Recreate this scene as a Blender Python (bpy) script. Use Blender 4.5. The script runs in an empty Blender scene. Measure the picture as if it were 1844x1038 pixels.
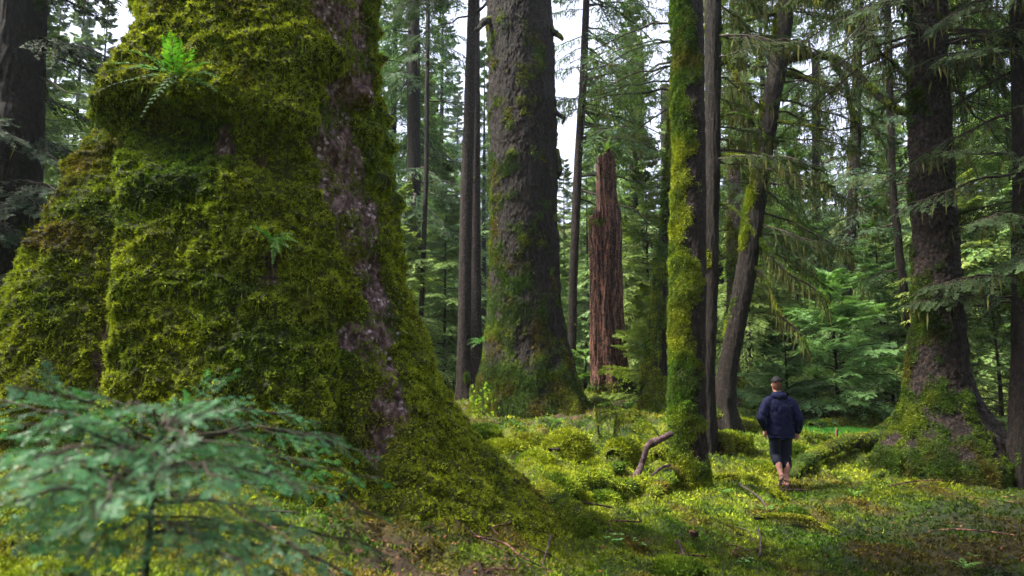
import bpy, math, random
import numpy as np
from mathutils import Vector, Matrix
random.seed(4)
DEBUG = False
RNG = np.random.default_rng(11)
R = math.radians
SC = bpy.context.scene
COL = SC.collection
# ------------------------------------------------------------------ camera
FPX = 1229.33; CAMZ = 2.12; PITCH = R(6.5)
cam_d = bpy.data.cameras.new('camera'); cam = bpy.data.objects.new('camera', cam_d); COL.objects.link(cam)
cam_d.sensor_width = 36; cam_d.lens = 24; cam_d.clip_start = 0.05; cam_d.clip_end = 2000
cam.location = (0, 0, CAMZ); cam.rotation_euler = (math.pi/2 + PITCH, 0, 0)
cam_d.dof.use_dof = True; cam_d.dof.focus_distance = 9.5; cam_d.dof.aperture_fstop = 1.7
SC.camera = cam
# ------------------------------------------------------------------ light
SUN_EL, SUN_AZ = R(57), R(-94)      # azimuth from +Y, clockwise
wd = bpy.data.worlds.new('World'); SC.world = wd; wd.use_nodes = True
nt = wd.node_tree; nt.nodes.clear()
wo = nt.nodes.new('ShaderNodeOutputWorld'); bg = nt.nodes.new('ShaderNodeBackground')
sky = nt.nodes.new('ShaderNodeTexSky'); sky.sky_type = 'NISHITA'; sky.sun_disc = False
sky.sun_elevation = SUN_EL; sky.sun_rotation = SUN_AZ; sky.dust_density = 4.0; sky.air_density = 1.0; sky.ozone_density = 1.0
hs = nt.nodes.new('ShaderNodeMix'); hs.data_type = 'RGBA'; hs.inputs[0].default_value = 0.75
hs.inputs[7].default_value = (3.0, 3.05, 3.9, 1)      # the even grey of the overcast
nt.links.new(sky.outputs[0], hs.inputs[6]); nt.links.new(hs.outputs[2], bg.inputs[0]); nt.links.new(bg.outputs[0], wo.inputs[0])
bg.inputs[1].default_value = 0.063
sd = bpy.data.lights.new('sun', 'SUN'); sd.energy = 2.0; sd.angle = R(14); sd.color = (1.0, 0.95, 0.82)
sun = bpy.data.objects.new('sun', sd); COL.objects.link(sun); sun.location = (0, 0, 60)
sdir = Vector((math.sin(SUN_AZ)*math.cos(SUN_EL), math.cos(SUN_AZ)*math.cos(SUN_EL), math.sin(SUN_EL)))
sun.rotation_euler = sdir.to_track_quat('Z', 'Y').to_euler()
SC.view_settings.view_transform = 'Standard'; SC.view_settings.look = 'None'
SC.view_settings.exposure = 3.15; SC.view_settings.gamma = 1
SC.render.engine = 'CYCLES'
cy = SC.cycles
cy.use_denoising = True; cy.max_bounces = 5; cy.diffuse_bounces = 3; cy.glossy_bounces = 2
cy.transmission_bounces = 3; cy.volume_bounces = 0; cy.transparent_max_bounces = 4; cy.use_adaptive_sampling = True
cy.adaptive_threshold = 0.02
cy.volume_step_rate = 5
# ------------------------------------------------------------------ numeric helpers
def at(px, py, Y):
    a = (px-922)/FPX; b = (519-py)/FPX
    t = Y/(math.cos(PITCH)-b*math.sin(PITCH))
    return np.array([a*t, Y, CAMZ+t*(math.sin(PITCH)+b*math.cos(PITCH))])
def hsh(i, j, k, s):
    n = (i*374761393 + j*668265263 + k*1274126177 + s*974634777) & 0xffffffff
    n = ((n ^ (n >> 13))*1103515245) & 0xffffffff
    n = n ^ (n >> 16)
    return (n & 0xffff)/65535.0
def vn(p, s=0):
    p = np.asarray(p, float); f = np.floor(p); w = p-f; i = f.astype(np.int64); w = w*w*(3-2*w)
    x, y, z = w[:, 0], w[:, 1], w[:, 2]; r = 0
    for a in (0, 1):
        for b in (0, 1):
            for c in (0, 1):
                r = r + hsh(i[:, 0]+a, i[:, 1]+b, i[:, 2]+c, s)*(x if a else 1-x)*(y if b else 1-y)*(z if c else 1-z)
    return r*2-1
def fbm(p, o=4, s=0, g=0.5):
    p = np.asarray(p, float); r = 0; a = 1.0; t = 0
    for k in range(o):
        r = r + a*vn(p, s+k); t += a; a *= g; p = p*2.03+7.1
    return r/t
def sst(a, b, x): 
    t = np.clip((x-a)/(b-a), 0, 1); return t*t*(3-2*t)
def nz(v): return v/np.maximum(np.linalg.norm(v, axis=-1, keepdims=True), 1e-9)
# ------------------------------------------------------------------ mesh helpers
def tag(o, label=None, cat=None, group=None, kind=None):
    if label: o['label'] = label
    if cat: o['category'] = cat
    if group: o['group'] = group
    if kind: o['kind'] = kind
    return o
def empty(name, loc, label, cat, group=None):
    o = bpy.data.objects.new(name, None); COL.objects.link(o); o.location = loc; o.empty_display_size = .2
    return tag(o, label, cat, group)
def mesh(name, V, F, mat, parent=None, smooth=True, attrs=None, local=True):
    V = np.asarray(V, np.float32); F = np.asarray(F, np.int32)
    off = np.zeros(3)
    if parent is not None and local:
        off = np.array(parent_world(parent))
    m = bpy.data.meshes.new(name)
    n, k = F.shape
    m.vertices.add(len(V)); m.vertices.foreach_set('co', (V-off.astype(np.float32)).ravel())
    m.loops.add(n*k); m.loops.foreach_set('vertex_index', F.ravel())
    m.polygons.add(n); m.polygons.foreach_set('loop_start', np.arange(0, n*k, k, dtype=np.int32))
    m.polygons.foreach_set('use_smooth', np.full(n, smooth))
    for a, v in (attrs or {}).items():
        v = np.asarray(v, np.float32)
        if v.ndim == 1:
            at_ = m.attributes.new(a, 'FLOAT', 'POINT'); at_.data.foreach_set('value', v)
        else:
            v4 = np.ones((len(v), 4), np.float32); v4[:, :3] = v
            at_ = m.attributes.new(a, 'FLOAT_COLOR', 'POINT'); at_.data.foreach_set('color', v4.ravel())
    m.update(calc_edges=True); m.validate()
    m.materials.append(mat)
    o = bpy.data.objects.new(name, m); COL.objects.link(o)
    if parent is not None: o.parent = parent
    return o
def parent_world(p):
    v = Vector(p.location)
    while p.parent is not None:
        p = p.parent; v = v + p.location
    return v
def gridfaces(nu, nv, wrap=True):
    # nv rows of nu verts
    i = np.arange(nu if wrap else nu-1); j = np.arange(nv-1)
    I, J = np.meshgrid(i, j); I2 = (I+1) % nu
    return np.stack([J*nu+I, J*nu+I2, (J+1)*nu+I2, (J+1)*nu+I], -1).reshape(-1, 4)
class Acc:                               # collects pieces into one mesh
    def __init__(s): s.V = []; s.F = []; s.C = []; s.n = 0
    def add(s, V, F, C=None):
        if len(V) == 0: return
        s.V.append(V); s.F.append(np.asarray(F)+s.n); s.n += len(V)
        if C is None: C = np.zeros((len(V), 3))
        C = np.asarray(C)
        if C.ndim == 1: C = np.tile(C, (len(V), 1))
        s.C.append(C)
    def build(s, name, mat, parent=None, smooth=True):
        if not s.V: return None
        return mesh(name, np.concatenate(s.V), np.concatenate(s.F), mat, parent, smooth, {'col': np.concatenate(s.C)})
def quads(P, D, W, L, wid, C):           # diamond leaves: root P, direction D, side W
    a = P; b = P+D*(L*.45)[:, None]+W*(wid*.5)[:, None]; c = P+D*L[:, None]; d = P+D*(L*.45)[:, None]-W*(wid*.5)[:, None]
    V = np.stack([a, b, c, d], 1).reshape(-1, 3); F = np.arange(len(P)*4).reshape(-1, 4)
    return V, F, np.repeat(C, 4, 0)
def tube_g(path, rad, nu=8, disp=None, cap=True):
    path = np.asarray(path, float); rad = np.asarray(rad, float)
    T = nz(np.gradient(path, axis=0)); 
    n0 = np.cross(T[0], [0, 0, 1.]); 
    if np.linalg.norm(n0) < .1: n0 = np.cross(T[0], [0, 1., 0])
    N = [n0/np.linalg.norm(n0)]
    for i in range(1, len(path)):
        v = N[-1]-T[i]*np.dot(N[-1], T[i]); N.append(v/np.linalg.norm(v))
    N = np.array(N); B = np.cross(T, N); th = np.linspace(0, 2*np.pi, nu, endpoint=False)
    nrm = (N[:, None]*np.cos(th)[None, :, None]+B[:, None]*np.sin(th)[None, :, None])
    V = path[:, None]+nrm*rad[:, None, None]
    V = V.reshape(-1, 3); nrm = nrm.reshape(-1, 3)
    if disp is not None: V = V+nrm*disp(V, nrm)[:, None]
    return V, gridfaces(nu, len(path)), nrm
def spline(pts, n):
    pts = np.asarray(pts, float); k = len(pts)
    if k == 2: return pts[0]+(pts[1]-pts[0])*np.linspace(0, 1, n)[:, None]
    P = np.vstack([2*pts[0]-pts[1], pts, 2*pts[-1]-pts[-2]])
    u = np.linspace(0, k-1-1e-6, n); i = u.astype(int); t = (u-i)[:, None]
    a, b, c, d = P[i], P[i+1], P[i+2], P[i+3]
    return .5*((2*b)+(-a+c)*t+(2*a-5*b+4*c-d)*t*t+(-a+3*b-3*c+d)*t**3)
# ------------------------------------------------------------------ materials
def newmat(name):
    m = bpy.data.materials.new(name); m.use_nodes = True; n = m.node_tree.nodes; n.clear()
    o = n.new('ShaderNodeOutputMaterial'); return m, n, m.node_tree.links, o
def attr_leaf(name, rough=.6, spec=.3, trans=.3, tcol=(1.25, 1.3, .6), noise=0.0):
    m, n, l, o = newmat(name)
    a = n.new('ShaderNodeAttribute'); a.attribute_name = 'col'
    p = n.new('ShaderNodeBsdfPrincipled'); p.inputs['Roughness'].default_value = rough; p.inputs['Specular IOR Level'].default_value = spec
    src = a.outputs['Color']
    if noise:
        oi = n.new('ShaderNodeObjectInfo'); hsv = n.new('ShaderNodeHueSaturation'); mr = n.new('ShaderNodeMapRange')
        mr.inputs[3].default_value = 1-noise; mr.inputs[4].default_value = 1+noise
        l.new(oi.outputs['Random'], mr.inputs[0]); l.new(mr.outputs[0], hsv.inputs['Value']); l.new(src, hsv.inputs['Color'])
        mr2 = n.new('ShaderNodeMapRange'); mr2.inputs[3].default_value = .47; mr2.inputs[4].default_value = .53
        mm = n.new('ShaderNodeMath'); mm.operation = 'FRACT'; m3 = n.new('ShaderNodeMath'); m3.operation = 'MULTIPLY'; m3.inputs[1].default_value = 17.3
        l.new(oi.outputs['Random'], m3.inputs[0]); l.new(m3.outputs[0], mm.inputs[0]); l.new(mm.outputs[0], mr2.inputs[0]); l.new(mr2.outputs[0], hsv.inputs['Hue'])
        src = hsv.outputs[0]
    l.new(src, p.inputs['Base Color'])
    if trans:
        t = n.new('ShaderNodeBsdfTranslucent'); mx = n.new('ShaderNodeMix'); mx.data_type = 'RGBA'; mx.blend_type = 'MULTIPLY'; mx.inputs[0].default_value = 1
        mx.inputs[7].default_value = (*tcol, 1); l.new(src, mx.inputs[6]); l.new(mx.outputs[2], t.inputs[0])
        s = n.new('ShaderNodeMixShader'); s.inputs[0].default_value = trans
        l.new(p.outputs[0], s.inputs[1]); l.new(t.outputs[0], s.inputs[2]); l.new(s.outputs[0], o.inputs[0])
    else: l.new(p.outputs[0], o.inputs[0])
    return m
def surf(name, c1, c2, c3, scale=(6, 6, 2), con=0., rough=.85, bump=.6, bdist=.02, flecks=None, moss=True, spec=.25, fscale=30):
    # bark: three-tone noise; where attribute 'moss' is high the colour attribute 'col' takes over
    m, n, l, o = newmat(name)
    tc = n.new('ShaderNodeTexCoord'); mp = n.new('ShaderNodeMapping'); mp.inputs['Scale'].default_value = scale; l.new(tc.outputs['Object'], mp.inputs[0])
    n1 = n.new('ShaderNodeTexNoise'); n1.inputs['Scale'].default_value = 2.2; n1.inputs['Detail'].default_value = 8; n1.inputs['Roughness'].default_value = .68; l.new(mp.outputs[0], n1.inputs[0])
    cr = n.new('ShaderNodeValToRGB'); e = cr.color_ramp.elements; e[0].position = .36+con; e[0].color = (*c1, 1); e[1].position = .66-con; e[1].color = (*c3, 1)
    x = e.new(.5); x.color = (*c2, 1); l.new(n1.outputs[0], cr.inputs[0]); src = cr.outputs[0]
    if flecks:
        n2 = n.new('ShaderNodeTexVoronoi'); n2.inputs['Scale'].default_value = fscale; n3 = n.new('ShaderNodeTexNoise'); n3.inputs['Scale'].default_value = fscale*.5; n3.inputs['Detail'].default_value = 4
        l.new(tc.outputs['Object'], n3.inputs[0])
        r2 = n.new('ShaderNodeMapRange'); r2.inputs[1].default_value = .52; r2.inputs[2].default_value = .62; l.new(n3.outputs[0], r2.inputs[0])
        l.new(tc.outputs['Object'], n2.inputs[0])
        r3 = n.new('ShaderNodeMapRange'); r3.inputs[1].default_value = .5; r3.inputs[2].default_value = .25; l.new(n2.outputs[0], r3.inputs[0])
        mu = n.new('ShaderNodeMath'); mu.operation = 'MULTIPLY'; l.new(r2.outputs[0], mu.inputs[0]); l.new(r3.outputs[0], mu.inputs[1])
        mx = n.new('ShaderNodeMix'); mx.data_type = 'RGBA'; l.new(mu.outputs[0], mx.inputs[0]); l.new(src, mx.inputs[6]); mx.inputs[7].default_value = (*flecks, 1); src = mx.outputs[2]
    p = n.new('ShaderNodeBsdfPrincipled'); p.inputs['Roughness'].default_value = rough; p.inputs['Specular IOR Level'].default_value = spec
    if moss:
        a = n.new('ShaderNodeAttribute'); a.attribute_name = 'moss'; c = n.new('ShaderNodeAttribute'); c.attribute_name = 'col'
        n4 = n.new('ShaderNodeTexNoise'); n4.inputs['Scale'].default_value = 22; n4.inputs['Detail'].default_value = 5; l.new(tc.outputs['Object'], n4.inputs[0])
        ad = n.new('ShaderNodeMath'); ad.operation = 'ADD'; l.new(a.outputs['Fac'], ad.inputs[0]); l.new(n4.outputs[0], ad.inputs[1])
        rr = n.new('ShaderNodeMapRange'); rr.inputs[1].default_value = .85; rr.inputs[2].default_value = 1.05; l.new(ad.outputs[0], rr.inputs[0])
        hsv = n.new('ShaderNodeHueSaturation'); mr = n.new('ShaderNodeMapRange'); mr.inputs[1].default_value = .3; mr.inputs[2].default_value = .7; mr.inputs[3].default_value = .45; mr.inputs[4].default_value = 1.25
        l.new(n4.outputs[0], mr.inputs[0]); l.new(mr.outputs[0], hsv.inputs['Value']); l.new(c.outputs['Color'], hsv.inputs['Color'])
        mx = n.new('ShaderNodeMix'); mx.data_type = 'RGBA'; l.new(rr.outputs[0], mx.inputs[0]); l.new(src, mx.inputs[6]); l.new(hsv.outputs[0], mx.inputs[7]); src = mx.outputs[2]
    l.new(src, p.inputs['Base Color'])
    bp = n.new('ShaderNodeBump'); bp.inputs['Strength'].default_value = bump; bp.inputs['Distance'].default_value = bdist
    n5 = n.new('ShaderNodeTexNoise'); n5.inputs['Scale'].default_value = 9; n5.inputs['Detail'].default_value = 9; n5.inputs['Roughness'].default_value = .7; l.new(mp.outputs[0], n5.inputs[0])
    l.new(n5.outputs[0], bp.inputs['Height']); l.new(bp.outputs[0], p.inputs['Normal']); l.new(p.outputs[0], o.inputs[0])
    return m
M = {}
M['moss'] = attr_leaf('moss_fronds', .75, .15, .25)
M['needle'] = attr_leaf('needles', .65, .15, .35, noise=.22)
M['wetneedle'] = attr_leaf('wet_needles', .38, .4, .45, tcol=(1, 1.3, .8))
M['leaf'] = attr_leaf('leaves', .5, .3, .35)
M['litter'] = attr_leaf('litter', .8, .2, 0)
M['twig'] = surf('twig_bark', (.012, .009, .008), (.03, .022, .017), (.07, .05, .035), moss=False, bump=.3, bdist=.005)
M['bark'] = surf('dark_bark', (.003, .002, .0015), (.009, .0055, .004), (.028, .018, .012), flecks=(.045, .032, .025), fscale=26, scale=(10, 10, 4), bump=1, bdist=.04)
M['purple'] = surf('spruce_bark', (.018, .009, .007), (.085, .048, .042), (.27, .18, .17), scale=(9, 9, 5), flecks=(.48, .38, .40), bump=1, bdist=.03, fscale=22)
M['brownbark'] = surf('mossy_spruce_bark', (.003, .002, .0015), (.012, .007, .0055), (.042, .025, .020), scale=(9, 9, 5), flecks=(.07, .05, .042), bump=1, bdist=.03, fscale=26)
M['red'] = surf('rotten_wood', (.005, .003, .002), (.042, .015, .011), (.17, .078, .058), scale=(6, 6, .9), con=.06, flecks=(.30, .15, .07), bump=.6, bdist=.02)
M['wood'] = surf('weathered_branch', (.015, .008, .010), (.05, .028, .030), (.13, .075, .075), moss=False)
M['dirt'] = surf('forest_floor', (.010, .006, .003), (.03, .018, .009), (.07, .042, .02), scale=(4, 4, 4), bump=1, bdist=.03, flecks=(.10, .045, .02), fscale=26)
YEL = np.array([.215, .250, .012]); GRN = np.array([.075, .165, .010]); DRK = np.array([.035, .052, .007]); BRN = np.array([.14, .095, .015]); LIM = np.array([.30, .36, .02])
def mosscol(P, s=3, bright=0.0, brown=0.0, rng=RNG):
    a = fbm(P*1.1, 3, s)[:, None]; b = fbm(P*3.7, 3, s+9)[:, None]; r = rng.random((len(P), 1))
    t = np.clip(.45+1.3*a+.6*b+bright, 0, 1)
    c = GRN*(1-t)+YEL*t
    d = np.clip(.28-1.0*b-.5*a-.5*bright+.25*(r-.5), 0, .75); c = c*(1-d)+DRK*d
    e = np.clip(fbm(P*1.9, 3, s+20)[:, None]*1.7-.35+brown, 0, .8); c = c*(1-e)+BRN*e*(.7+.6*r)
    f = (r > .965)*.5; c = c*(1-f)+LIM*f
    c = c*(1+.75*np.minimum(bright, 0))  # below zero darkens the whole colour; on the right ground it stands for canopy shade
    return c*(.7+.6*rng.random((len(P), 1)))
def clump_dir(P, N, s=50, droop=.55, amp=.9, rng=RNG):
    q = P*9
    c = np.stack([vn(q, s), vn(q, s+1), vn(q, s+2)], -1)
    return nz(N*.75+c*amp+rng.normal(0, .38, P.shape)+np.array([0, 0, -droop]))
def blades(P, N, L, W, col, droop=.55, s=50, rng=RNG):
    n = len(P); D = clump_dir(P, N, s, droop, rng=rng)
    S = nz(np.cross(D, rng.normal(0, 1, (n, 3))))
    return quads(P, D, S, L*(.5+rng.random(n)), W*(.6+.8*rng.random(n)), col)
def sprigs(P, N, L, W, col, k=6, droop=.35, s=50, rng=RNG, spread=.6, vary=.45):
    # feathery tufts: k fronds fanning out of every point
    n = len(P); D = clump_dir(P, N, s, droop, .8, rng)
    d = nz(D[:, None]+rng.normal(0, spread, (n, k, 3))); off = rng.normal(0, 1, (n, k, 3))*(np.broadcast_to(np.asarray(L, float), (n,))*.35)[:, None, None]
    off = off-N[:, None]*(off*N[:, None]).sum(-1, keepdims=True)
    p = (P[:, None]+off).reshape(-1, 3); d = d.reshape(-1, 3); Sd = nz(np.cross(d, rng.normal(0, 1, d.shape)))
    c = np.repeat(col*(1-vary+2*vary*rng.random((n, 1))), k, 0)*(.8+.4*rng.random((n*k, 1)))
    return quads(p, d, Sd, np.repeat(np.broadcast_to(np.asarray(L, float), (n,)), k)*(.6+.7*rng.random(n*k)), np.repeat(np.broadcast_to(np.asarray(W, float), (n,)), k)*(.7+.6*rng.random(n*k)), c)
def sample_faces(V, F, n, w=None, rng=RNG):      # random points on quads
    a, b, c, d = V[F[:, 0]], V[F[:, 1]], V[F[:, 2]], V[F[:, 3]]
    cr = np.cross(c-a, d-b); area = .5*np.linalg.norm(cr, axis=1); pr = area if w is None else area*w
    i = rng.choice(len(F), n, p=pr/pr.sum()); u = rng.random((n, 1)); v = rng.random((n, 1))
    P = (a[i]*(1-u)+b[i]*u)*(1-v)+(d[i]*(1-u)+c[i]*u)*v
    return P, nz(cr[i]), i
# ------------------------------------------------------------------ terrain
# (px, py, distance, moss 0..1, brightness, brown); brightness = moss tone, with lit patches and canopy shade put into it
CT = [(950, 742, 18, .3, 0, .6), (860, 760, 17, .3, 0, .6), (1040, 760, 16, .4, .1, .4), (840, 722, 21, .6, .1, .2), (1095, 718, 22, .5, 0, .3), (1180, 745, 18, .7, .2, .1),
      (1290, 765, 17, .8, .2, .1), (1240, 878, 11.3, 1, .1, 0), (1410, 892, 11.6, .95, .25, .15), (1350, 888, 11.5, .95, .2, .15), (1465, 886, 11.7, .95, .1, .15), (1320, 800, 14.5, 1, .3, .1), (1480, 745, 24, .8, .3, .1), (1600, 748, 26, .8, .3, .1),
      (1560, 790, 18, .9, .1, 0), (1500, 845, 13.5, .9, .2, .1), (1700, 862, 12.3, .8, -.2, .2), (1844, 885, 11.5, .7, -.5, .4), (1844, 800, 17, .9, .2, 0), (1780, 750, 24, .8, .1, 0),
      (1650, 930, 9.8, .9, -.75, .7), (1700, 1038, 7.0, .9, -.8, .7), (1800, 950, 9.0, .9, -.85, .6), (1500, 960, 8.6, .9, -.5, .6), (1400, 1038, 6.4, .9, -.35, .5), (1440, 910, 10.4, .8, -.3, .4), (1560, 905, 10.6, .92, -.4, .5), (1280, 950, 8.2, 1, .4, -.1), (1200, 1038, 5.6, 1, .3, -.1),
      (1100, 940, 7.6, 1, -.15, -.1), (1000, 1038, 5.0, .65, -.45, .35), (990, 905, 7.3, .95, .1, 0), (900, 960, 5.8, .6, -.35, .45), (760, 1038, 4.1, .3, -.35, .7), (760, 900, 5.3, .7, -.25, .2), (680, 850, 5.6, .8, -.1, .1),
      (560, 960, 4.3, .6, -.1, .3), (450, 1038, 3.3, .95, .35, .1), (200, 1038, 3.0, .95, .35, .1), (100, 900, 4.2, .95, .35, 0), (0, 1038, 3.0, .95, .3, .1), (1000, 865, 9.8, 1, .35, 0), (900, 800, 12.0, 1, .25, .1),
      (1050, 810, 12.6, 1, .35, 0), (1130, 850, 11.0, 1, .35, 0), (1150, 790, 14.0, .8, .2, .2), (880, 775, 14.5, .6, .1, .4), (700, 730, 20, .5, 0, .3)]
CP = []; CV = []
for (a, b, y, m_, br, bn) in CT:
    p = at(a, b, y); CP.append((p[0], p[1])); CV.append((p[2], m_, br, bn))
for (x, y, z) in [(-9, 12, 1.5), (-12, 20, 1.6), (-16, 8, 1.5), (-8, 4, 1.4), (-4, 0, 1.1), (0, 0, .75), (4, 0, .3), (9, 5, .2), (14, 12, .2), (0, -6, .9), (-10, -8, 1.2), (10, -8, .3), (0, 35, 1.1), (-20, 40, 2), (20, 35, .9), (0, 60, 2.5), (-40, 60, 4), (40, 60, 3), (0, 85, 6), (40, 85, 6), (-40, 85, 8), (0, 120, 12), (-80, 100, 12), (80, 100, 12), (0, -60, 1), (70, 0, 1), (-70, 0, 2), (0, 300, 40), (200, 200, 40), (-200, 200, 40)]:
    CP.append((x, y)); CV.append((z, .7, 0, .2))
CP = np.array(CP); CV = np.array(CV); CS = .10*np.hypot(CP[:, 0], CP[:, 1])+.35
def shep(x, y):
    x = np.asarray(x, float).ravel(); y = np.asarray(y, float).ravel(); out = np.empty((len(x), 4))
    for k in range(0, len(x), 60000):
        d2 = (x[k:k+60000, None]-CP[None, :, 0])**2+(y[k:k+60000, None]-CP[None, :, 1])**2
        q = d2/(2*CS**2); q = q-q.min(1, keepdims=True)*.999
        w = np.exp(-np.minimum(q, 40))/CS[None]**.5+1e-12
        out[k:k+60000] = (w@CV)/w.sum(1, keepdims=True)
    return out
def H4(x, y):
    x = np.asarray(x, float).ravel(); y = np.asarray(y, float).ravel(); o = shep(x, y)
    P = np.stack([x, y, 0*x], -1); d = np.hypot(x, y)
    k = sst(9, 12, y)*(1-sst(14, 17, y))*sst(-2.2, -.8, x)*(1-sst(2.5, 4.5, x))      # the lumpy hollow
    n1 = fbm(P*.8, 3, 5); n2 = np.abs(fbm(P*1.7, 3, 8)); n3 = fbm(P*4.5, 4, 15); n4 = fbm(P*20, 2, 18)
    z = o[:, 0]+.10*n1*np.minimum(1, d/6)+(.17+.30*k)*(n2-.2)+.085*n3+.03*n4*(d < 18)
    o = o.copy(); o[:, 0] = z; return o
def H(x, y): return float(H4([x], [y])[0, 0])
def ground_at(px, py, y0=2.0, y1=60):            # where the sight line through a pixel meets the ground
    ys = np.geomspace(y0, y1, 400); P = np.array([at(px, py, y) for y in ys]); h = H4(P[:, 0], P[:, 1])[:, 0]
    i = np.argmax(P[:, 2] < h)
    return np.array([P[i, 0], P[i, 1], h[i]])
CV0 = CV.copy()
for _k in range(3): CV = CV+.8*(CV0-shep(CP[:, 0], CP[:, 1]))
ang = np.concatenate([np.linspace(-R(44), R(44), 760), np.linspace(R(46), R(314), 110)])
rad = np.geomspace(.9, 420, 560)
A, RR = np.meshgrid(ang, rad); X = (np.sin(A)*RR).ravel(); Yg = (np.cos(A)*RR).ravel()
h4 = H4(X, Yg); TV = np.stack([X, Yg, h4[:, 0]], -1); TF = gridfaces(len(ang), len(rad)); TF = TF[:, ::-1]
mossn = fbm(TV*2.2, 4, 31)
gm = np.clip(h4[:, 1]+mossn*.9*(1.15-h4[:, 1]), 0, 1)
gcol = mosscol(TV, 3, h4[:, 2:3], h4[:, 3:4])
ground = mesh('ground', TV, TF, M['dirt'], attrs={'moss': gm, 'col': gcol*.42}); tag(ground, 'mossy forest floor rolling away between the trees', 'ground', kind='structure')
# moss fronds over the ground: denser near the camera
def ground_cover():
    n = 210000; a = RNG.uniform(-R(42), R(42), n); d = np.exp(RNG.uniform(math.log(2.4), math.log(34), n)); 
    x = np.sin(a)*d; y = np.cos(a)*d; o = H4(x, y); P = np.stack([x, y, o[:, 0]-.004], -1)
    mm = np.clip(o[:, 1]+fbm(P*2.2, 4, 31)*.9*(1.15-o[:, 1]), 0, 1)
    keep = RNG.random(n) < (mm-.15)*1.2; P = P[keep]; o = o[keep]; d = d[keep]
    L = .014+.0040*d; Wd = .006+.0011*d
    N = np.tile([0, 0, 1.], (len(P), 1))
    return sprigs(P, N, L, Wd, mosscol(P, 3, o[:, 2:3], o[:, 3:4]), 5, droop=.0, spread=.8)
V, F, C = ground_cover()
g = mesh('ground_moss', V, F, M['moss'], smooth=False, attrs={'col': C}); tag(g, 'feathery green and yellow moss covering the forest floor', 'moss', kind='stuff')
# ------------------------------------------------------------------ trunks
def trunk_mesh(root, prof, zb, zt, mat, nu=120, nv=300, bark=.02, bsc=(5, 5, 1.2), flare=.3, lobes=5, lph=0., fh=.8, mossf=None, mdep=.04, nbl=9000, bL=.05, bW=.014, seed=0, bright=0, brown=0, droop=.8, up=1.5, name='trunk', fine=True, zvis=None, moss_name='trunk_moss'):
    """prof: list of (z, x, y, r). mossf(P, th, z) gives moss amount 0..1."""
    rng = np.random.default_rng(seed+100)
    pr = np.array(sorted(prof)); zv = zvis or min(zt, pr[-1, 0])
    zs = np.concatenate([np.linspace(zb, zv, nv), np.linspace(zv, zt, 24)[1:]]) if zt > zv+.01 else np.linspace(zb, zt, nv)
    def ip(k):
        v = np.interp(zs, pr[:, 0], pr[:, k])
        sl = (pr[-1, k]-pr[-3, k])/(pr[-1, 0]-pr[-3, 0]) if len(pr) > 2 else 0
        if k == 3: sl = -pr[-1, 3]/max(4., (zt-pr[-1, 0])*1.1)
        v = np.where(zs > pr[-1, 0], pr[-1, k]+sl*(zs-pr[-1, 0]), v); return v
    ker = np.ones(7)/7
    cx, cy_, rr = (np.convolve(np.pad(ip(k), 3, 'edge'), ker, 'valid') for k in (1, 2, 3)); rr = np.maximum(rr, .02)
    th = np.linspace(0, 2*np.pi, nu, endpoint=False); TH, Z = np.meshgrid(th, zs); TH = TH.ravel(); Zr = Z.ravel()
    r = np.repeat(rr, nu); f = np.exp(-np.clip(Zr-(zb+.25), 0, None)/fh)
    lob = .5+.5*np.cos(lobes*(TH-lph)+1.3*np.sin(TH*2+seed)); lob = lob**1.6
    r = r*(1+flare*f*(lob-.35))
    base = np.stack([np.repeat(cx, nu)+r*np.cos(TH), np.repeat(cy_, nu)+r*np.sin(TH), Zr], -1)
    N = np.stack([np.cos(TH), np.sin(TH), 0*TH], -1)
    d = bark*(fbm(base*np.array(bsc), 4, seed)+.5*vn(base*np.array(bsc)*4.1, seed+3))+ .06*np.repeat(rr, nu)*fbm(base*1.3, 2, seed+5)
    mo = np.clip(mossf(base, TH, Zr), 0, 1) if mossf else np.zeros(len(TH))
    d = d+mdep*mo*(.6+1.1*np.clip(fbm(base*np.array([7, 7, 6]), 3, seed+7), -.6, 1))
    V = base+N*d[:, None]; F = gridfaces(nu, len(zs))
    col = mosscol(base, seed+3, bright, brown, rng)*.4
    o = mesh(name, V, F, mat, root, attrs={'moss': mo, 'col': col})
    if nbl:
        fm = mo[F].mean(1); nrm = nz(np.cross(V[F[:, 2]]-V[F[:, 0]], V[F[:, 3]]-V[F[:, 1]])); cen = V[F[:, 0]]
        tocam = nz(np.array([0, 0, CAMZ])-cen); w = np.clip(fm-.25, 0, 1)*((nrm*tocam).sum(1) > -.45)*(cen[:, 2] < zv)
        if w.sum() > 0:
            P, Nn, i = sample_faces(V, F, nbl//4, w, rng)
            a = Acc(); a.add(*sprigs(P, Nn, bL, bW, mosscol(P, seed+3, bright, brown, rng), 5, droop, rng=rng))
            a.build(moss_name, M['moss'], o, smooth=False)
    return o
def pxprof(rows, Y, lean=0):                     # rows (py, pxl, pxr) -> (z, x, y, r)
    out = []
    for (py, l, r_) in rows:
        a = at(l, py, Y); b = at(r_, py, Y); out.append((a[2], (a[0]+b[0])/2, Y, abs(b[0]-a[0])/2))
    return out
def patch(seed, amount, sc=(2.2, 2.2, 1.4), side=None, sidew=.5, low=None, lowh=1.5, hi=2.6):
    """patchy moss, thicker on one side and towards the foot"""
    def f(P, th, z):
        v = fbm(P*np.array(sc), 4, seed)*1.1+amount
        if side is not None: v = v+sidew*np.cos(th-side)
        if low is not None: v = v+.9*np.exp(-np.clip(z-low, 0, None)/lowh)
        return np.clip(v*hi, 0, 1)
    return f
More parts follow.
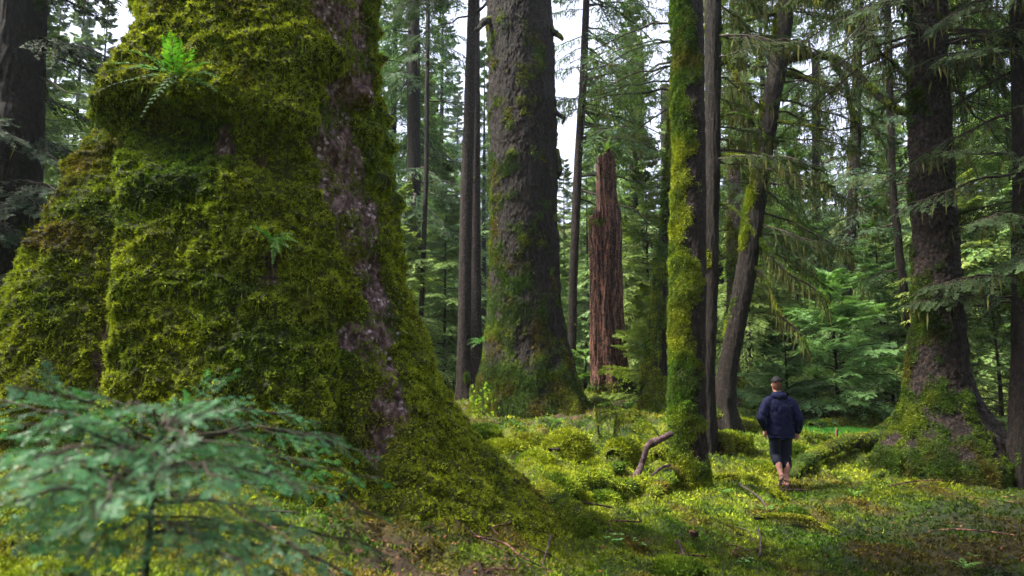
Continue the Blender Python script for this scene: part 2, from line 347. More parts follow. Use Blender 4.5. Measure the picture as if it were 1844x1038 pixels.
# ------------------------------------------------------------------ foliage
def expand(P, D, S, L, n, spread, lf, rng, k=0., t0=.08, t1=1., jit=.12, shape=None, pair=True, droop=0.):
    """n children along each parent (both sides). parent curve: P + D L t - z k (L t)^2"""
    m = len(P)
    t = t0+(t1-t0)*(np.arange(n)+.5)/n; t = np.tile(t, (m, 1))+rng.normal(0, .3/n, (m, n)); t = np.clip(t, 0, 1)
    side = np.where(np.arange(n) % 2, 1., -1.)[None, :]*np.ones((m, 1))
    if not pair: side = rng.choice([-1., 1.], (m, n))
    Lt = (L[:, None]*t)
    kk = np.broadcast_to(np.asarray(k, float), (m,))[:, None]
    pos = P[:, None]+D[:, None]*Lt[..., None]+np.array([0, 0, -1.])*(kk*Lt**2)[..., None]
    T = nz(D[:, None]+np.array([0, 0, -1.])*(2*kk*Lt)[..., None])
    Sx = np.broadcast_to(S[:, None], pos.shape)
    sp = spread*(1-.35*t)
    d = nz(T*np.cos(sp)[..., None]+Sx*(side*np.sin(sp))[..., None]+rng.normal(0, jit, pos.shape)+np.array([0, 0, -droop]))
    Nn = np.cross(T, Sx); s2 = nz(np.cross(Nn, d))
    sh = (1-t*.8) if shape is None else shape(t)
    l = L[:, None]*lf*sh*(.75+.5*rng.random((m, n)))
    return pos.reshape(-1, 3), d.reshape(-1, 3), s2.reshape(-1, 3), l.ravel(), np.repeat(np.arange(m), n)
def strands(P, L, W, col, rng, seg=1):           # hanging moss: narrow wavering ribbons
    n = len(P); a = rng.random(n)*6.28; S = np.stack([np.cos(a), np.sin(a), 0*a], -1)
    D = nz(np.stack([rng.normal(0, .12, n), rng.normal(0, .12, n), -np.ones(n)], -1))
    return quads(P, D, S, L*(.4+.9*rng.random(n)), W*(.6+.8*rng.random(n)), col)
def crown(rng, P, D, L, k, det=1, n1=26, n2=9, n3=8, leafL=.05, leafW=.02, col=(.05, .1, .03), col2=(.10, .17, .05), l1=.36, l2=.42, wood=None, leaf=None, wr=.012, moss=None, mossn=3, mossL=.3, mosscolr=(.10, .10, .02), dr=.12, sprd=1.05, ws=1., roll=.22):
    """boughs: P, D, L arrays, k sag. fills wood, leaf and moss accumulators"""
    m = len(P); S = nz(np.cross(D, np.array([0, 0, 1.]))); S = nz(S+np.array([0, 0, 1.])*rng.normal(0, roll, (m, 1))); S = nz(S-D*(S*D).sum(-1, keepdims=True))
    col = np.array(col); col2 = np.array(col2)
    ks = np.broadcast_to(np.asarray(k, float), (m,))
    if wood is not None:
        t = np.linspace(0, 1, 9)
        for i in range(m):
            pth = P[i]+D[i]*L[i]*t[:, None]+np.array([0, 0, -1.])*(ks[i]*(L[i]*t)**2)[:, None]+rng.normal(0, .012*L[i], (9, 3))*(t > 0)[:, None]
            v, f, _ = tube_g(pth, wr*L[i]*(1-t*.85)+.002, 5); wood.add(v, f)
    shp = lambda t: np.clip(np.minimum(t*3.2+.25, 1.15-t), .05, 1)
    p1, d1, s1, L1, i1 = expand(P, D, S, L, n1, sprd, l1, rng, ks, t0=.12, shape=shp, jit=.16, droop=dr)
    k1 = .25+.25*rng.random(len(p1))
    if wood is not None and det > 1:
        tt = np.array([0, .5, 1.])
        for j in range(0, len(p1)):
            pth = p1[j]+d1[j]*L1[j]*tt[:, None]*.9+np.array([0, 0, -1.])*(k1[j]*(L1[j]*tt*.9)**2)[:, None]
            v, f, _ = tube_g(pth, np.array([.006, .004, .002])*(1+L1[j])*ws, 3); wood.add(v, f)
    p2, d2, s2, L2, i2 = expand(p1, d1, s1, L1, n2, .85, l2, rng, k1, t0=.05, jit=.14, droop=.05)
    tone1 = rng.random(len(p1))
    if n3:
        p3, d3, s3, L3, i3 = expand(p2, d2, s2, L2, n3, .95, .1, rng, .3, t0=.02, jit=.08)
        tone = np.clip(tone1[i2[i3]]*.7+.5*rng.random(len(p3))-.1, 0, 1)[:, None]
        tip = np.tile((np.arange(n3)+.5)/n3, len(p2))
        l = leafL*(1.15-.7*tip)*(.8+.4*rng.random(len(p3))); W = nz(np.cross(d3, np.cross(s3, d3)))
        W = nz(s3+rng.normal(0, .25, s3.shape))
        leaf.add(*quads(p3, d3, W, l, np.full(len(p3), leafW), col*(1-tone)+col2*tone))
    else:
        tone = np.clip(tone1[i2]*.9+.5*rng.random(len(p2))-.2, 0, 1.3)[:, None]
        W = nz(s2+rng.normal(0, .35, s2.shape))
        leaf.add(*quads(p2, d2, W, np.maximum(L2, leafL), leafW*(.7+.6*rng.random(len(p2))), col*(1-tone)+col2*tone))
    if moss is not None and mossn > 0:
        n = int(len(p1)*mossn); i = rng.integers(0, len(p1), n); t = rng.random((n, 1)); q = p1[i]+d1[i]*L1[i][:, None]*t-np.array([0, 0, 1.])*(k1[i]*(L1[i]*t[:, 0])**2)[:, None]
        c = np.array(mosscolr)*(.6+.8*rng.random((n, 1)))
        moss.add(*strands(q, mossL, mossL*.09, c, rng))
def conifer_proto(seed, h=26., rb=3.4, low=.06, nb=190, tone=0, name='x', leafW=.045, leafL=.10, trunk_r=.28, mossy=False, gap=.0, droopy=.10, pal=None):
    """a whole background conifer at the origin: returns meshes for trunk, limbs, crown"""
    rng = np.random.default_rng(seed); wood, leaf = Acc(), Acc()
    z = h*(low+(1-low)*rng.random(nb)**1.05); fr = z/h
    clump = vn(np.stack([z*.45, 0*z, 0*z+seed], -1), seed)
    L = (rb*(1-fr)**.95+.30)*(.6+.55*rng.random(nb))*(1+.3*clump); a = rng.random(nb)*6.283
    up = rng.normal(.05, .12, nb)+.35*fr
    D = nz(np.stack([np.cos(a), np.sin(a), up], -1)); P = np.stack([0*z, 0*z, z], -1)+D*trunk_r*.5*(1-fr)[:, None]
    if gap: 
        keep = rng.random(nb) > gap*(1-fr); P, D, L = P[keep], D[keep], L[keep]
    c1, c2 = pal or ((.028, .062, .022), (.075, .135, .048))
    crown(rng, P, D, L, droopy, n1=24, n2=11, n3=0, leafL=leafL, leafW=leafW, col=c1, col2=c2, wood=wood, leaf=leaf, wr=.009, l1=.40, l2=.42, dr=.22)
    tw = Acc(); zz = np.linspace(-1, h, 26); bend = .25*np.sin(zz*.13+seed)
    v, f, _ = tube_g(np.stack([bend*0, 0*zz, zz], -1), trunk_r*(1-.93*np.clip(zz, 0, h)/h)*(1+.5*np.exp(-np.clip(zz, 0, None)/.5)), 14); tw.add(v, f)
    return tw, wood, leaf
def make_tree(nm, loc, acs, label, cat, group=None, mats=('bark', 'twig', 'needle'), names=('trunk', 'limbs', 'crown')):
    root = empty(nm, (0, 0, 0), label, cat, group)
    for a, m_, n_ in zip(acs, mats, names):
        if a is not None: a.build(n_, M[m_], root, smooth=(n_ != 'crown'))
    root.location = loc
    return root
def copy_tree(src, loc, rz, sc, label, group=None):
    r = src.copy(); COL.objects.link(r); r.location = loc; r.rotation_euler = (0, 0, rz); r.scale = (sc, sc, sc)
    r['label'] = label
    if group: r['group'] = group
    for ch in src.children:
        c = ch.copy(); COL.objects.link(c); c.parent = r
        for g_ in ch.children:
            d = g_.copy(); COL.objects.link(d); d.parent = c
    return r
#==BODY==
def project(P):
    P = np.asarray(P, float); d = P-np.array([0, 0, CAMZ]); c, s = math.cos(PITCH), math.sin(PITCH)
    f = d[:, 1]*c+d[:, 2]*s; u = -d[:, 1]*s+d[:, 2]*c
    return 922+FPX*d[:, 0]/f, 519-FPX*u/f
# ================================================================== the giant mossy spruce
def giant():
    rng = np.random.default_rng(7); Yc = 6.5; xc = at(440, 500, Yc)[0]
    zpy = lambda py, Y=6.5: at(440, py, Y)[2]
    rows = [(-200, 255, 660, .98), (0, 258, 666, .98), (60, 275, 668, .98), (100, 305, 664, .98), (150, 330, 672, .98), (200, 290, 674, 1.02), (250, 245, 676, 1.08), (300, 190, 692, 1.15), (350, 180, 686, 1.24), (400, 164, 708, 1.32), (500, 98, 714, 1.42), (560, 72, 736, 1.5), (620, 42, 758, 1.58), (700, 5, 792, 1.68), (760, -30, 830, 1.76), (800, -50, 864, 1.80), (850, -70, 912, 1.86), (890, -80, 962, 1.9), (940, -90, 1000, 1.95), (1000, -100, 1020, 2.0)]
    tb = np.array(sorted([(zpy(p), xc-at(l, p, Yc)[0], at(r, p, Yc)[0]-xc, f) for p, l, r, f in rows]))
    zs = np.linspace(tb[0, 0], tb[-1, 0]+.6, 620); nu = 820
    zs = np.concatenate([zs, np.linspace(zs[-1], 19, 26)[1:]])
    sm = lambda k: np.convolve(np.pad(np.interp(zs, tb[:, 0], tb[:, k]), 12, 'edge'), np.ones(25)/25, 'valid')
    tp = 1-.45*sst(tb[-1, 0], 19, zs); Lr, Rr, Fr = sm(1)*tp, sm(2)*tp, sm(3)*tp
    # finer angular steps on the side that faces the path
    g = np.linspace(0, 1, nu, endpoint=False); th = 2*np.pi*g+.45*np.sin(2*np.pi*g)
    TH, Z = np.meshgrid(th, zs); TH = TH.ravel(); Z = Z.ravel(); rp = lambda v: np.repeat(v, nu)
    c = np.cos(TH); s_ = np.sin(TH); F0 = rp(Fr)
    pr_ = 1.6+2.2*sst(1.0, 2.2, rp(Rr)); r = F0+(rp(Rr)-F0)*np.clip(np.cos(TH+.18), 0, 1)**pr_+(rp(Lr)-F0)*np.clip(-c, 0, 1)**2.2
    P3 = np.array([0., 0, 0])
    wob = .05*np.sin(Z*2.3+1)
    b0 = np.stack([xc+r*c, Yc+r*s_, Z], -1); x0, y0 = project(b0); f0 = np.where(((np.array([0, 0, CAMZ])-b0)*np.stack([c, s_, 0*c], -1)).sum(1) > 0)[0]
    def thz(rows):
        o = [];
        for a_, b_ in rows: k_ = f0[np.argmin((x0[f0]-a_)**2+(y0[f0]-b_)**2)]; o.append((Z[k_], TH[k_]))
        o = np.array(sorted(o)); return np.interp(Z, o[:, 0], o[:, 1])
    tg, tr, tl = thz([(188, 200), (180, 300), (174, 400), (166, 500), (154, 600), (140, 690)]), thz([(246, 200), (236, 300), (222, 400), (205, 500), (188, 600), (175, 690)]), thz([(160, 210), (138, 300), (112, 400), (84, 500), (60, 600), (40, 690)])
    fade = sst(zpy(130), zpy(260), Z)
    gr = np.exp(-((TH-tg)/.15)**2)*fade*.27; rdg = np.exp(-((TH-tr)/.16)**2)*fade*.08+np.exp(-((TH-tl)/.18)**2)*sst(zpy(260), zpy(420), Z)*.10
    gmask = np.exp(-((TH-tg)/.06)**2)*sst(zpy(380), zpy(460), Z)*.8
    gr2 = np.exp(-((TH-(2*np.pi-.72+.03*np.sin(Z*3)))/.07)**2)*sst(zpy(480), zpy(700), Z)*.20
    r = r-gr+rdg-gr2
    ze = zpy(195, 5.1)+.10*np.sin(TH*3+.5)+.06*vn(np.stack([TH*3, 0*Z, 0*Z], -1), 4)
    bw = sst(np.pi+.50, np.pi+1.05, TH)*(1-sst(2*np.pi-1.05, 2*np.pi-.62, TH))
    r = r+.25*bw*sst(ze-.09, ze+.15, Z)*(1-.55*sst(ze+.5, ze+1.5, Z)) - .11*bw*np.exp(-((Z-ze+.24)/.2)**2)
    base = np.stack([xc+r*c, Yc+r*s_, Z], -1); N = nz(np.stack([c, s_, .12+0*c], -1))
    px, py = project(base); facing = ((np.array([0, 0, CAMZ])-base)*N).sum(1) > 0
    fi = np.where(facing)[0]
    def anchor(a, b):
        i = fi[np.argmin((px[fi]-a)**2+(py[fi]-b)**2)]; return base[i]
    d = np.zeros(len(r))
    for (a, b, w, h) in [(640, 178, .13, .17), (600, 120, .17, .13), (560, 95, .2, .13), (655, 240, .12, .12), (676, 215, .09, .10), (688, 262, .08, .10), (672, 330, .12, .10), (695, 365, .16, .10), (690, 108, .07, .13), (683, 60, .05, .06),
                         (650, 440, .12, .05), (470, 430, .16, .10), (530, 460, .14, .07), (300, 330, .2, .07), (420, 330, .2, .06), (240, 520, .2, .08), (280, 430, .15, .06), (690, 690, .09, .12), (645, 500, .09, .07), (590, 520, .12, .06), (660, 610, .07, .07)]:
        q = np.linalg.norm((base-anchor(a, b))*np.array([1, 1, 1.15]), axis=1); d += h*np.exp(-(q/w)**2.4)
    for (a, b, w, h) in [(492, 478, .10, .16), (683, 775, .075, .22), (690, 810, .06, .18), (625, 560, .05, .10), (632, 600, .05, .08), (340, 236, .2, .08), (640, 205, .06, .08)]:
        q = np.linalg.norm((base-anchor(a, b))*np.array([1, 1, .6]), axis=1); d -= h*np.exp(-(q/w)**2)
    bare = np.full(len(r), 9.)
    pl = [(600, -20, .40), (628, 60, .30), (650, 130, .17), (600, 225, .16), (612, 290, .24), (632, 360, .27), (642, 420, .21), (664, 500, .17), (684, 560, .17), (684, 640, .13), (690, 700, .11), (685, 790, .10), (680, 825, .07)]
    for k in range(len(pl)-1):
        a, b = anchor(*pl[k][:2]), anchor(*pl[k+1][:2])
        t = np.clip(((base-a)@(b-a))/((b-a)@(b-a)), 0, 1); q = np.linalg.norm(base-(a+t[:, None]*(b-a)), axis=1)-(pl[k][2]*(1-t)+pl[k+1][2]*t); bare = np.minimum(bare, q)
    for (a, b, w) in [(165, 470, .0), (405, 270, .06), (630, 600, .07), (470, 290, .04), (490, 480, .06), (175, 150, .05), (700, 740, .07), (560, 330, .03)]:
        q = np.linalg.norm((base-anchor(a, b))*np.array([1, 1, .6]), axis=1)-w; bare = np.minimum(bare, q)
    bare = bare-.35*gmask*(Z > 0)+.0
    bare = np.where(gmask > .3, np.minimum(bare, .12-.22*gmask), bare)+.13*fbm(base*3.5, 3, 70)+.07*fbm(base*11, 3, 75)
    mo = sst(-.03, .07, bare)
    lump = np.clip(fbm(base*np.array([4.5, 4.5, 5.5]), 3, 80), -.5, .7); l2 = np.clip(fbm(base*13, 3, 85), -.5, .7); l3 = fbm(base*30, 2, 88)
    bk = fbm(base*np.array([9, 9, 5]), 4, 90)
    d = d+mo*(.045+.045*lump+.075*l2+.035*l3)+(1-mo)*(.075*bk+.02*np.abs(vn(base*np.array([26, 26, 16]), 92)))+.05*fbm(base*.9, 2, 95)
    V = base+N*d[:, None]
    if DEBUG:
        vx, vy = project(V)
        for q in range(0, 900, 50):
            m_ = abs(vy-q) < 6; open('/tmp/edge.txt', 'a').write('%d %d %d\n' % (q, vx[m_].min(), vx[m_].max()))
    brt = .50+.35*bw*sst(ze-.05, ze+.3, Z)+.22*np.clip(np.exp(-((px-730)/90)**2)*(py > 300), 0, 1)*0+.25*(np.cos(TH-np.pi) > .2)*0  # moss yellower on the burl: its lit look is put into the colour
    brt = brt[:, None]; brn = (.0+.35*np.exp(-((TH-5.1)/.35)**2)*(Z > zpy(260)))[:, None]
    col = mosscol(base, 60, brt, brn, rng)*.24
    root = empty('giant_mossy_spruce', (xc, Yc, 0.8), 'enormous swollen spruce trunk smothered in thick green moss', 'tree')
    F = gridfaces(nu, len(zs))
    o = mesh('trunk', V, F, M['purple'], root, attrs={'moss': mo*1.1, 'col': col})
    fm = mo[F].mean(1); cen = V[F[:, 0]]; nrm = nz(np.cross(V[F[:, 2]]-V[F[:, 0]], V[F[:, 3]]-V[F[:, 1]])); w = np.clip(fm-.2, 0, 1)*((nrm*nz(np.array([0, 0, CAMZ])-cen)).sum(1) > -.4)
    w = w*(py[F[:, 0]] > -60)*(py[F[:, 0]] < 1000)
    P, Nn, i = sample_faces(V, F, 175000, w, rng)
    tuft = fbm(P*19, 2, 141)+.5*fbm(P*44, 2, 143); kp = rng.random(len(P)) < np.clip(.8+1.4*tuft, .30, 1); P, Nn, i, tuft = P[kp], Nn[kp], i[kp], tuft[kp]
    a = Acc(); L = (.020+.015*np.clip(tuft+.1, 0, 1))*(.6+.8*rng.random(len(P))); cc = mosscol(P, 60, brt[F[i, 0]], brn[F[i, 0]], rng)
    a.add(*sprigs(P, Nn, L, .0082, cc, 6, .30, rng=rng, vary=.6))
    # sparse tufts over the bare bark
    w2 = np.clip(1-fm, 0, 1)*(nrm[:, 1] < .2); P, Nn, i = sample_faces(V, F, 7000, w2*np.clip(.15+fbm(cen*6, 3, 99), 0, 1), rng)
    a.add(*sprigs(P, Nn, .02, .007, mosscol(P, 61, .1, .3, rng), 5, .6, rng=rng))
    # long shaggy hangers under the burl and cushions
    w3 = fm*(nrm[:, 2] < -.15)*(nrm[:, 1] < .3)
    P, Nn, i = sample_faces(V, F, 15000, w3, rng); a.add(*strands(P+Nn*.01, .09, .008, mosscol(P, 62, 0, .15, rng), rng))
    a.build('moss_coat', M['moss'], o, smooth=False)
    return root, anchor
T1, t1_anchor = giant()
# ================================================================== other trunks
def zb_of(prof, dz=.35): p = min(prof); return H(p[1], p[2])-dz
TREES = {}
def std_tree(key, name, rows, Y, label, mat='bark', zt=20, cat='tree', **kw):
    pr = pxprof(rows, Y); p0 = min(pr); zg = H(p0[1], Y); root = empty(name, (p0[1], Y, zg), label, cat, kw.pop('group', None))
    zv = at(922, -60, Y)[2]
    mf = kw.pop('mossf', None)
    if callable(mf) and getattr(mf, 'needs_z', False): mf = mf(zg)
    trunk_mesh(root, pr, zg-.4, zt, M[mat], zvis=min(zv, zt), mossf=mf, **kw); TREES[key] = (root, pr, zg); return root
zg = lambda px, Y: H(at(px, 600, Y)[0], Y)
std_tree('T4', 'broad_spruce', [(-60, 872, 988), (0, 876, 992), (100, 879, 998), (200, 880, 1001), (300, 882, 1004), (400, 884, 1005), (500, 882, 1008), (560, 879, 1014), (620, 874, 1024), (670, 867, 1036), (705, 862, 1044), (735, 852, 1058), (770, 846, 1068)], 18.5,
         'broad dark spruce trunk with mossy flaring foot standing on a brown rise', nu=420, nv=560, bark=.036, bsc=(7, 7, 3.5), flare=.16, lobes=6, lph=.3, fh=.9, mossf=patch(21, .12, (2.6, 2.6, 2.6), low=1.0, lowh=2.0, side=np.pi+.2, sidew=.25, hi=1.0), mdep=.035, nbl=130000, bL=.045, bW=.015, seed=21, bright=-.35, brown=.3, mat='bark')
std_tree('T7', 'mossy_hemlock', [(-60, 1213, 1263), (0, 1212, 1264), (100, 1213, 1266), (200, 1214, 1268), (300, 1215, 1270), (400, 1213, 1270), (500, 1210, 1270), (600, 1208, 1269), (700, 1207, 1269), (780, 1210, 1270), (830, 1209, 1274), (870, 1206, 1278), (900, 1200, 1284)], 11.3,
         'straight trunk wrapped in shaggy yellow green moss, nearest to the walker', nu=260, nv=700, bark=.02, bsc=(7, 7, 3), flare=.12, lobes=5, fh=.4, mossf=patch(33, -.02, (3.0, 3.0, 2.4), side=np.pi+.4, sidew=.75, low=.1, lowh=1.2, hi=1.7), mdep=.045, nbl=90000, bL=.042, bW=.012, seed=33, bright=-.15, brown=.25, mat='brownbark')
std_tree('T8', 'bare_trunk_tree', [(-60, 1270, 1298), (0, 1270, 1298), (300, 1270, 1296), (500, 1266, 1292), (600, 1262, 1290), (700, 1256, 1286), (760, 1248, 1290)], 13.8,
         'dark nearly bare trunk pressed close behind the shaggy yellow green one', nu=90, nv=300, bark=.025, bsc=(9, 9, 1.6), mossf=patch(35, -.5, side=np.pi, sidew=.3), nbl=5000, seed=35, mat='bark')
std_tree('T9', 'leaning_hemlock', [(-60, 1412, 1440), (0, 1400, 1430), (100, 1388, 1420), (200, 1370, 1402), (300, 1354, 1388), (400, 1339, 1374), (500, 1324, 1360), (600, 1305, 1340), (680, 1291, 1325), (730, 1284, 1322), (765, 1272, 1334)], 16,
         'dark hemlock trunk leaning right as it rises above the mossy hollow', nu=130, nv=420, bark=.025, bsc=(7, 7, 2), flare=.5, lobes=4, fh=.4, mossf=patch(41, -.5, (2.4, 2.4, 1.3), side=np.pi, sidew=.8, hi=1.6), mdep=.03, nbl=22000, bL=.045, bW=.014, seed=41, bright=.05, mat='bark')
std_tree('T10', 'buttressed_tree', [(-60, 1222, 1262), (0, 1222, 1262), (380, 1196, 1236), (480, 1184, 1222), (560, 1174, 1216), (640, 1164, 1212), (700, 1158, 1210), (760, 1150, 1214)], 19,
         'split mossy buttressed trunk half hidden behind the shaggy yellow green one', nu=120, nv=300, bark=.05, bsc=(8, 8, 1), flare=.6, lobes=5, lph=2, fh=1.2, mossf=patch(43, -.1, side=np.pi, sidew=.5, low=1, lowh=1), mdep=.06, nbl=22000, bL=.08, bW=.022, seed=43, bright=.1)
std_tree('T11', 'root_spreading_spruce', [(-60, 1634, 1698), (0, 1640, 1701), (100, 1639, 1702), (200, 1639, 1706), (300, 1643, 1712), (400, 1647, 1718), (500, 1649, 1724), (600, 1647, 1732), (660, 1643, 1740), (710, 1636, 1752), (750, 1624, 1772), (790, 1606, 1796), (830, 1590, 1820)], 12.9,
         'tall spruce with purple brown bark, moss rings and spreading roots right of the walker', nu=260, nv=640, bark=.035, bsc=(7, 7, 5), flare=.38, lobes=5, lph=.6, fh=.7, mossf=patch(51, -.30, (2.6, 2.6, 2.6), side=np.pi+.2, sidew=.45, low=0, lowh=1.1, hi=1.5), mdep=.04, nbl=90000, bL=.042, bW=.012, seed=51, bright=-.45, brown=.25, mat='brownbark')
std_tree('T2', 'dark_edge_spruce', [(-60, -2, 78), (0, -4, 77), (200, -8, 73), (300, -12, 70), (400, -18, 66), (520, -28, 62), (640, -44, 60), (700, -60, 70)], 11.5,
         'dark shadowed spruce trunk at the edge of the woods left of the giant', nu=120, nv=260, bark=.03, bsc=(7, 7, 2), mossf=patch(55, -.4), nbl=8000, seed=55, bright=-.3)
std_tree('T3a', 'slender_spruce', [(-60, 845, 861), (0, 843, 859), (200, 835, 855), (350, 829, 851), (500, 826, 849), (640, 823, 848), (700, 822, 849), (730, 820, 851)], 21,
         'slender grey brown trunk, front one of the pair left of the broad spruce', nu=70, nv=260, bark=.014, bsc=(9, 9, 4), mossf=patch(57, -.5), nbl=2500, seed=57, mat='brownbark')
std_tree('T3b', 'slender_spruce', [(-60, 853, 865), (0, 852, 864), (350, 848, 865), (500, 847, 866), (640, 847, 868), (715, 846, 869)], 24,
         'slender trunk, rear one of the pair, touching the edge of the broad spruce', nu=70, nv=200, bark=.014, bsc=(9, 9, 4), mossf=patch(58, -.5), nbl=2000, seed=58, mat='brownbark')
std_tree('T5', 'slender_spruce', [(-60, 1054, 1065), (0, 1050, 1062), (150, 1043, 1057), (300, 1033, 1048), (500, 1025, 1040), (650, 1022, 1037), (720, 1020, 1038)], 24,
         'thin curved trunk with bare side branches between broad spruce and broken snag', nu=60, nv=200, bark=.012, bsc=(9, 9, 3), mossf=patch(59, -.4), nbl=2500, seed=59, mat='brownbark')
std_tree('T12', 'dark_edge_spruce', [(-60, 1822, 1850), (0, 1822, 1852), (300, 1826, 1856), (600, 1824, 1860), (800, 1820, 1868), (860, 1812, 1880)], 12,
         'dark slim trunk standing at the far end of the right roots', nu=80, nv=200, bark=.02, bsc=(9, 9, 2), mossf=patch(61, -.2), nbl=5000, seed=61, bright=-.2)
std_tree('T13', 'lichened_tree', [(-60, 1316, 1334), (0, 1316, 1334), (150, 1314, 1334), (400, 1311, 1332), (600, 1308, 1330), (740, 1306, 1334)], 25,
         'pale mossy trunk seen between the bare dark trunk and the leaning one', nu=70, nv=200, bark=.03, bsc=(6, 6, 2), mossf=patch(63, .25), nbl=9000, bL=.08, bW=.03, seed=63, bright=.25, mat='purple')
std_tree('T14', 'misty_spruce', [(-60, 1540, 1556), (0, 1538, 1554), (180, 1534, 1550), (380, 1526, 1543), (540, 1516, 1534), (720, 1508, 1530)], 30,
         'tall dark trunk rising behind the pale young hemlock', nu=50, nv=120, bark=.02, mossf=patch(65, -.3), nbl=1500, bL=.1, bW=.03, seed=65)
std_tree('T15', 'slanting_spruce', [(-60, 1590, 1602), (200, 1597, 1609), (350, 1602, 1614), (500, 1618, 1632), (640, 1638, 1652), (740, 1650, 1666)], 23,
         'thin dark trunk slanting down behind the spruce with moss rings', nu=50, nv=120, bark=.015, mossf=patch(67, -.3), nbl=1500, seed=67)
std_tree('T16', 'misty_spruce', [(-60, 1462, 1476), (400, 1463, 1477), (730, 1462, 1480)], 38, 'faint trunk far back directly above the head of the walker', nu=40, nv=60, seed=69, nbl=0, mossf=patch(69, -.5))
std_tree('T17', 'misty_spruce', [(-60, 735, 756), (240, 733, 757), (550, 735, 759), (720, 732, 762)], 27, 'dark trunk seen just right of the giant between hemlock fronds', nu=60, nv=120, seed=71, nbl=1500, mossf=patch(71, -.4))
std_tree('T17b', 'misty_spruce', [(-60, 768, 775), (300, 764, 772), (620, 752, 762), (720, 750, 762)], 24, 'very thin dark trunk crossing in front of a thicker one right of the giant', nu=40, nv=120, seed=72, nbl=0, mossf=patch(72, -.4))
std_tree('T18', 'misty_spruce', [(-60, 1136, 1160), (370, 1133, 1160), (480, 1132, 1162), (720, 1128, 1168)], 38, 'dim thick trunk in the haze right of the broken snag', nu=50, nv=60, seed=73, nbl=0, mossf=patch(73, -.3))
std_tree('T19', 'misty_spruce', [(-60, 1190, 1206), (400, 1190, 1204), (720, 1186, 1208)], 42, 'dim trunk in the haze touching the left edge of the shaggy trunk', nu=40, nv=60, seed=74, nbl=0, mossf=patch(74, -.3))
# the broken snag
def snag():
    Y = 22; pr = pxprof([(285, 1060, 1106), (300, 1060, 1108), (345, 1061, 1110), (372, 1061, 1114), (388, 1062, 1118), (430, 1061, 1119), (500, 1063, 1119), (580, 1064, 1123), (650, 1064, 1128), (700, 1060, 1134), (730, 1056, 1142)], Y)
    p0 = min(pr); g0 = H(p0[1], Y); root = empty('broken_snag', (p0[1], Y, g0), 'broken red brown dead trunk with jagged stepped top', 'dead tree')
    zt = at(1090, 290, Y)[2]; rng = np.random.default_rng(5)
    nu, nv = 150, 460; th = np.linspace(0, 2*np.pi, nu, endpoint=False); zs = np.linspace(g0-.4, zt+.35, nv); A_ = np.array(sorted(pr))
    cx = np.interp(zs, A_[:, 0], A_[:, 1]); rr = np.interp(zs, A_[:, 0], A_[:, 3]); TH, Z = np.meshgrid(th, zs); TH = TH.ravel(); Z = Z.ravel(); r = np.repeat(rr, nu)
    TW = TH+.35*vn(np.stack([np.cos(TH)*2, np.sin(TH)*2, Z*.6], -1), 11)
    q = np.stack([np.cos(TW)*1.6, np.sin(TW)*1.6, Z*.30], -1)
    fur = fbm(q*2.0, 5, 12, .6)-.7*np.clip(np.abs(vn(q*np.array([2.6, 2.6, .8]), 14))*-4+.9, 0, 1)
    fur = fur-.9*np.exp(-((TH-4.9-.1*np.sin(Z))/.12)**2)*sst(g0+.8, g0+1.8, Z)*(1-sst(g0+3.6, g0+4.4, Z))-.9*np.exp(-(((TH-4.35)/.3)**2+((Z-g0-.55)/.55)**2))-.5*np.exp(-(((TH-4.2)/.1)**2))*sst(g0+2.5, g0+3, Z)
    r = r*(1+.22*fur)*(1+.3*np.exp(-(Z-g0)/.5)*np.cos(TH*5))
    jag = .16*vn(np.stack([TH*3.1, 0*TH, 0*TH], -1), 6)+.12*vn(np.stack([TH*9, 0*TH, 0*TH], -1), 7)
    lft = 1-sst(-.50, -.30, np.cos(TH)); rim = (zt+.1)*(1-lft)+(at(1066, 388, Y)[2]-.05)*lft+jag*(1+lft*.2)
    zc = np.minimum(Z, rim)
    r = np.where(Z > rim, r*np.clip(1-(Z-rim)*9.0, .3, 1), r)
    V = np.stack([np.repeat(cx, nu)+r*np.cos(TH), Y+r*np.sin(TH), zc-np.clip(Z-rim, 0, None)*.8], -1)
    mo = patch(77, -.75, (2, 2, 1), side=-1.57, sidew=-.1)(V, TH, Z)*.9+np.exp(-((Z-at(1090, 400, Y)[2])/.25)**2)*.6*(vn(V*4, 3) > .2)*(np.cos(TH) < -.1)+sst(g0+.9, g0+.2, Z)*.6
    F = gridfaces(nu, nv); o = mesh('trunk', V, F, M['red'], root, attrs={'moss': np.clip(mo, 0, 1), 'col': mosscol(V, 78, -.3, .2, rng)*.6})
    P, Nn, i = sample_faces(V, F, 9000, np.clip(mo[F].mean(1)-.2, 0, 1), rng); a = Acc(); a.add(*blades(P, Nn, .1, .03, mosscol(P, 78, -.2, .2, rng), .8, rng=rng)); a.build('snag_moss', M['moss'], o, smooth=False)
    a = Acc()                                            # upright splinters left by the break
    for (px_, t, h_, w) in [(1108, 385, 330, .06), (1069, 400, 374, .06)]:
        b = at(px_, t+20, Y-.12); c_ = at(px_+rng.uniform(-2, 2), h_, Y-.05); v, f, _ = tube_g(spline([b, (b+c_)/2+rng.normal(0, .02, 3), c_], 8), w*np.linspace(1, .25, 8), 6); a.add(v, f)
    a.build('splinter', M['red'], root)
    return root
SNAG = snag()
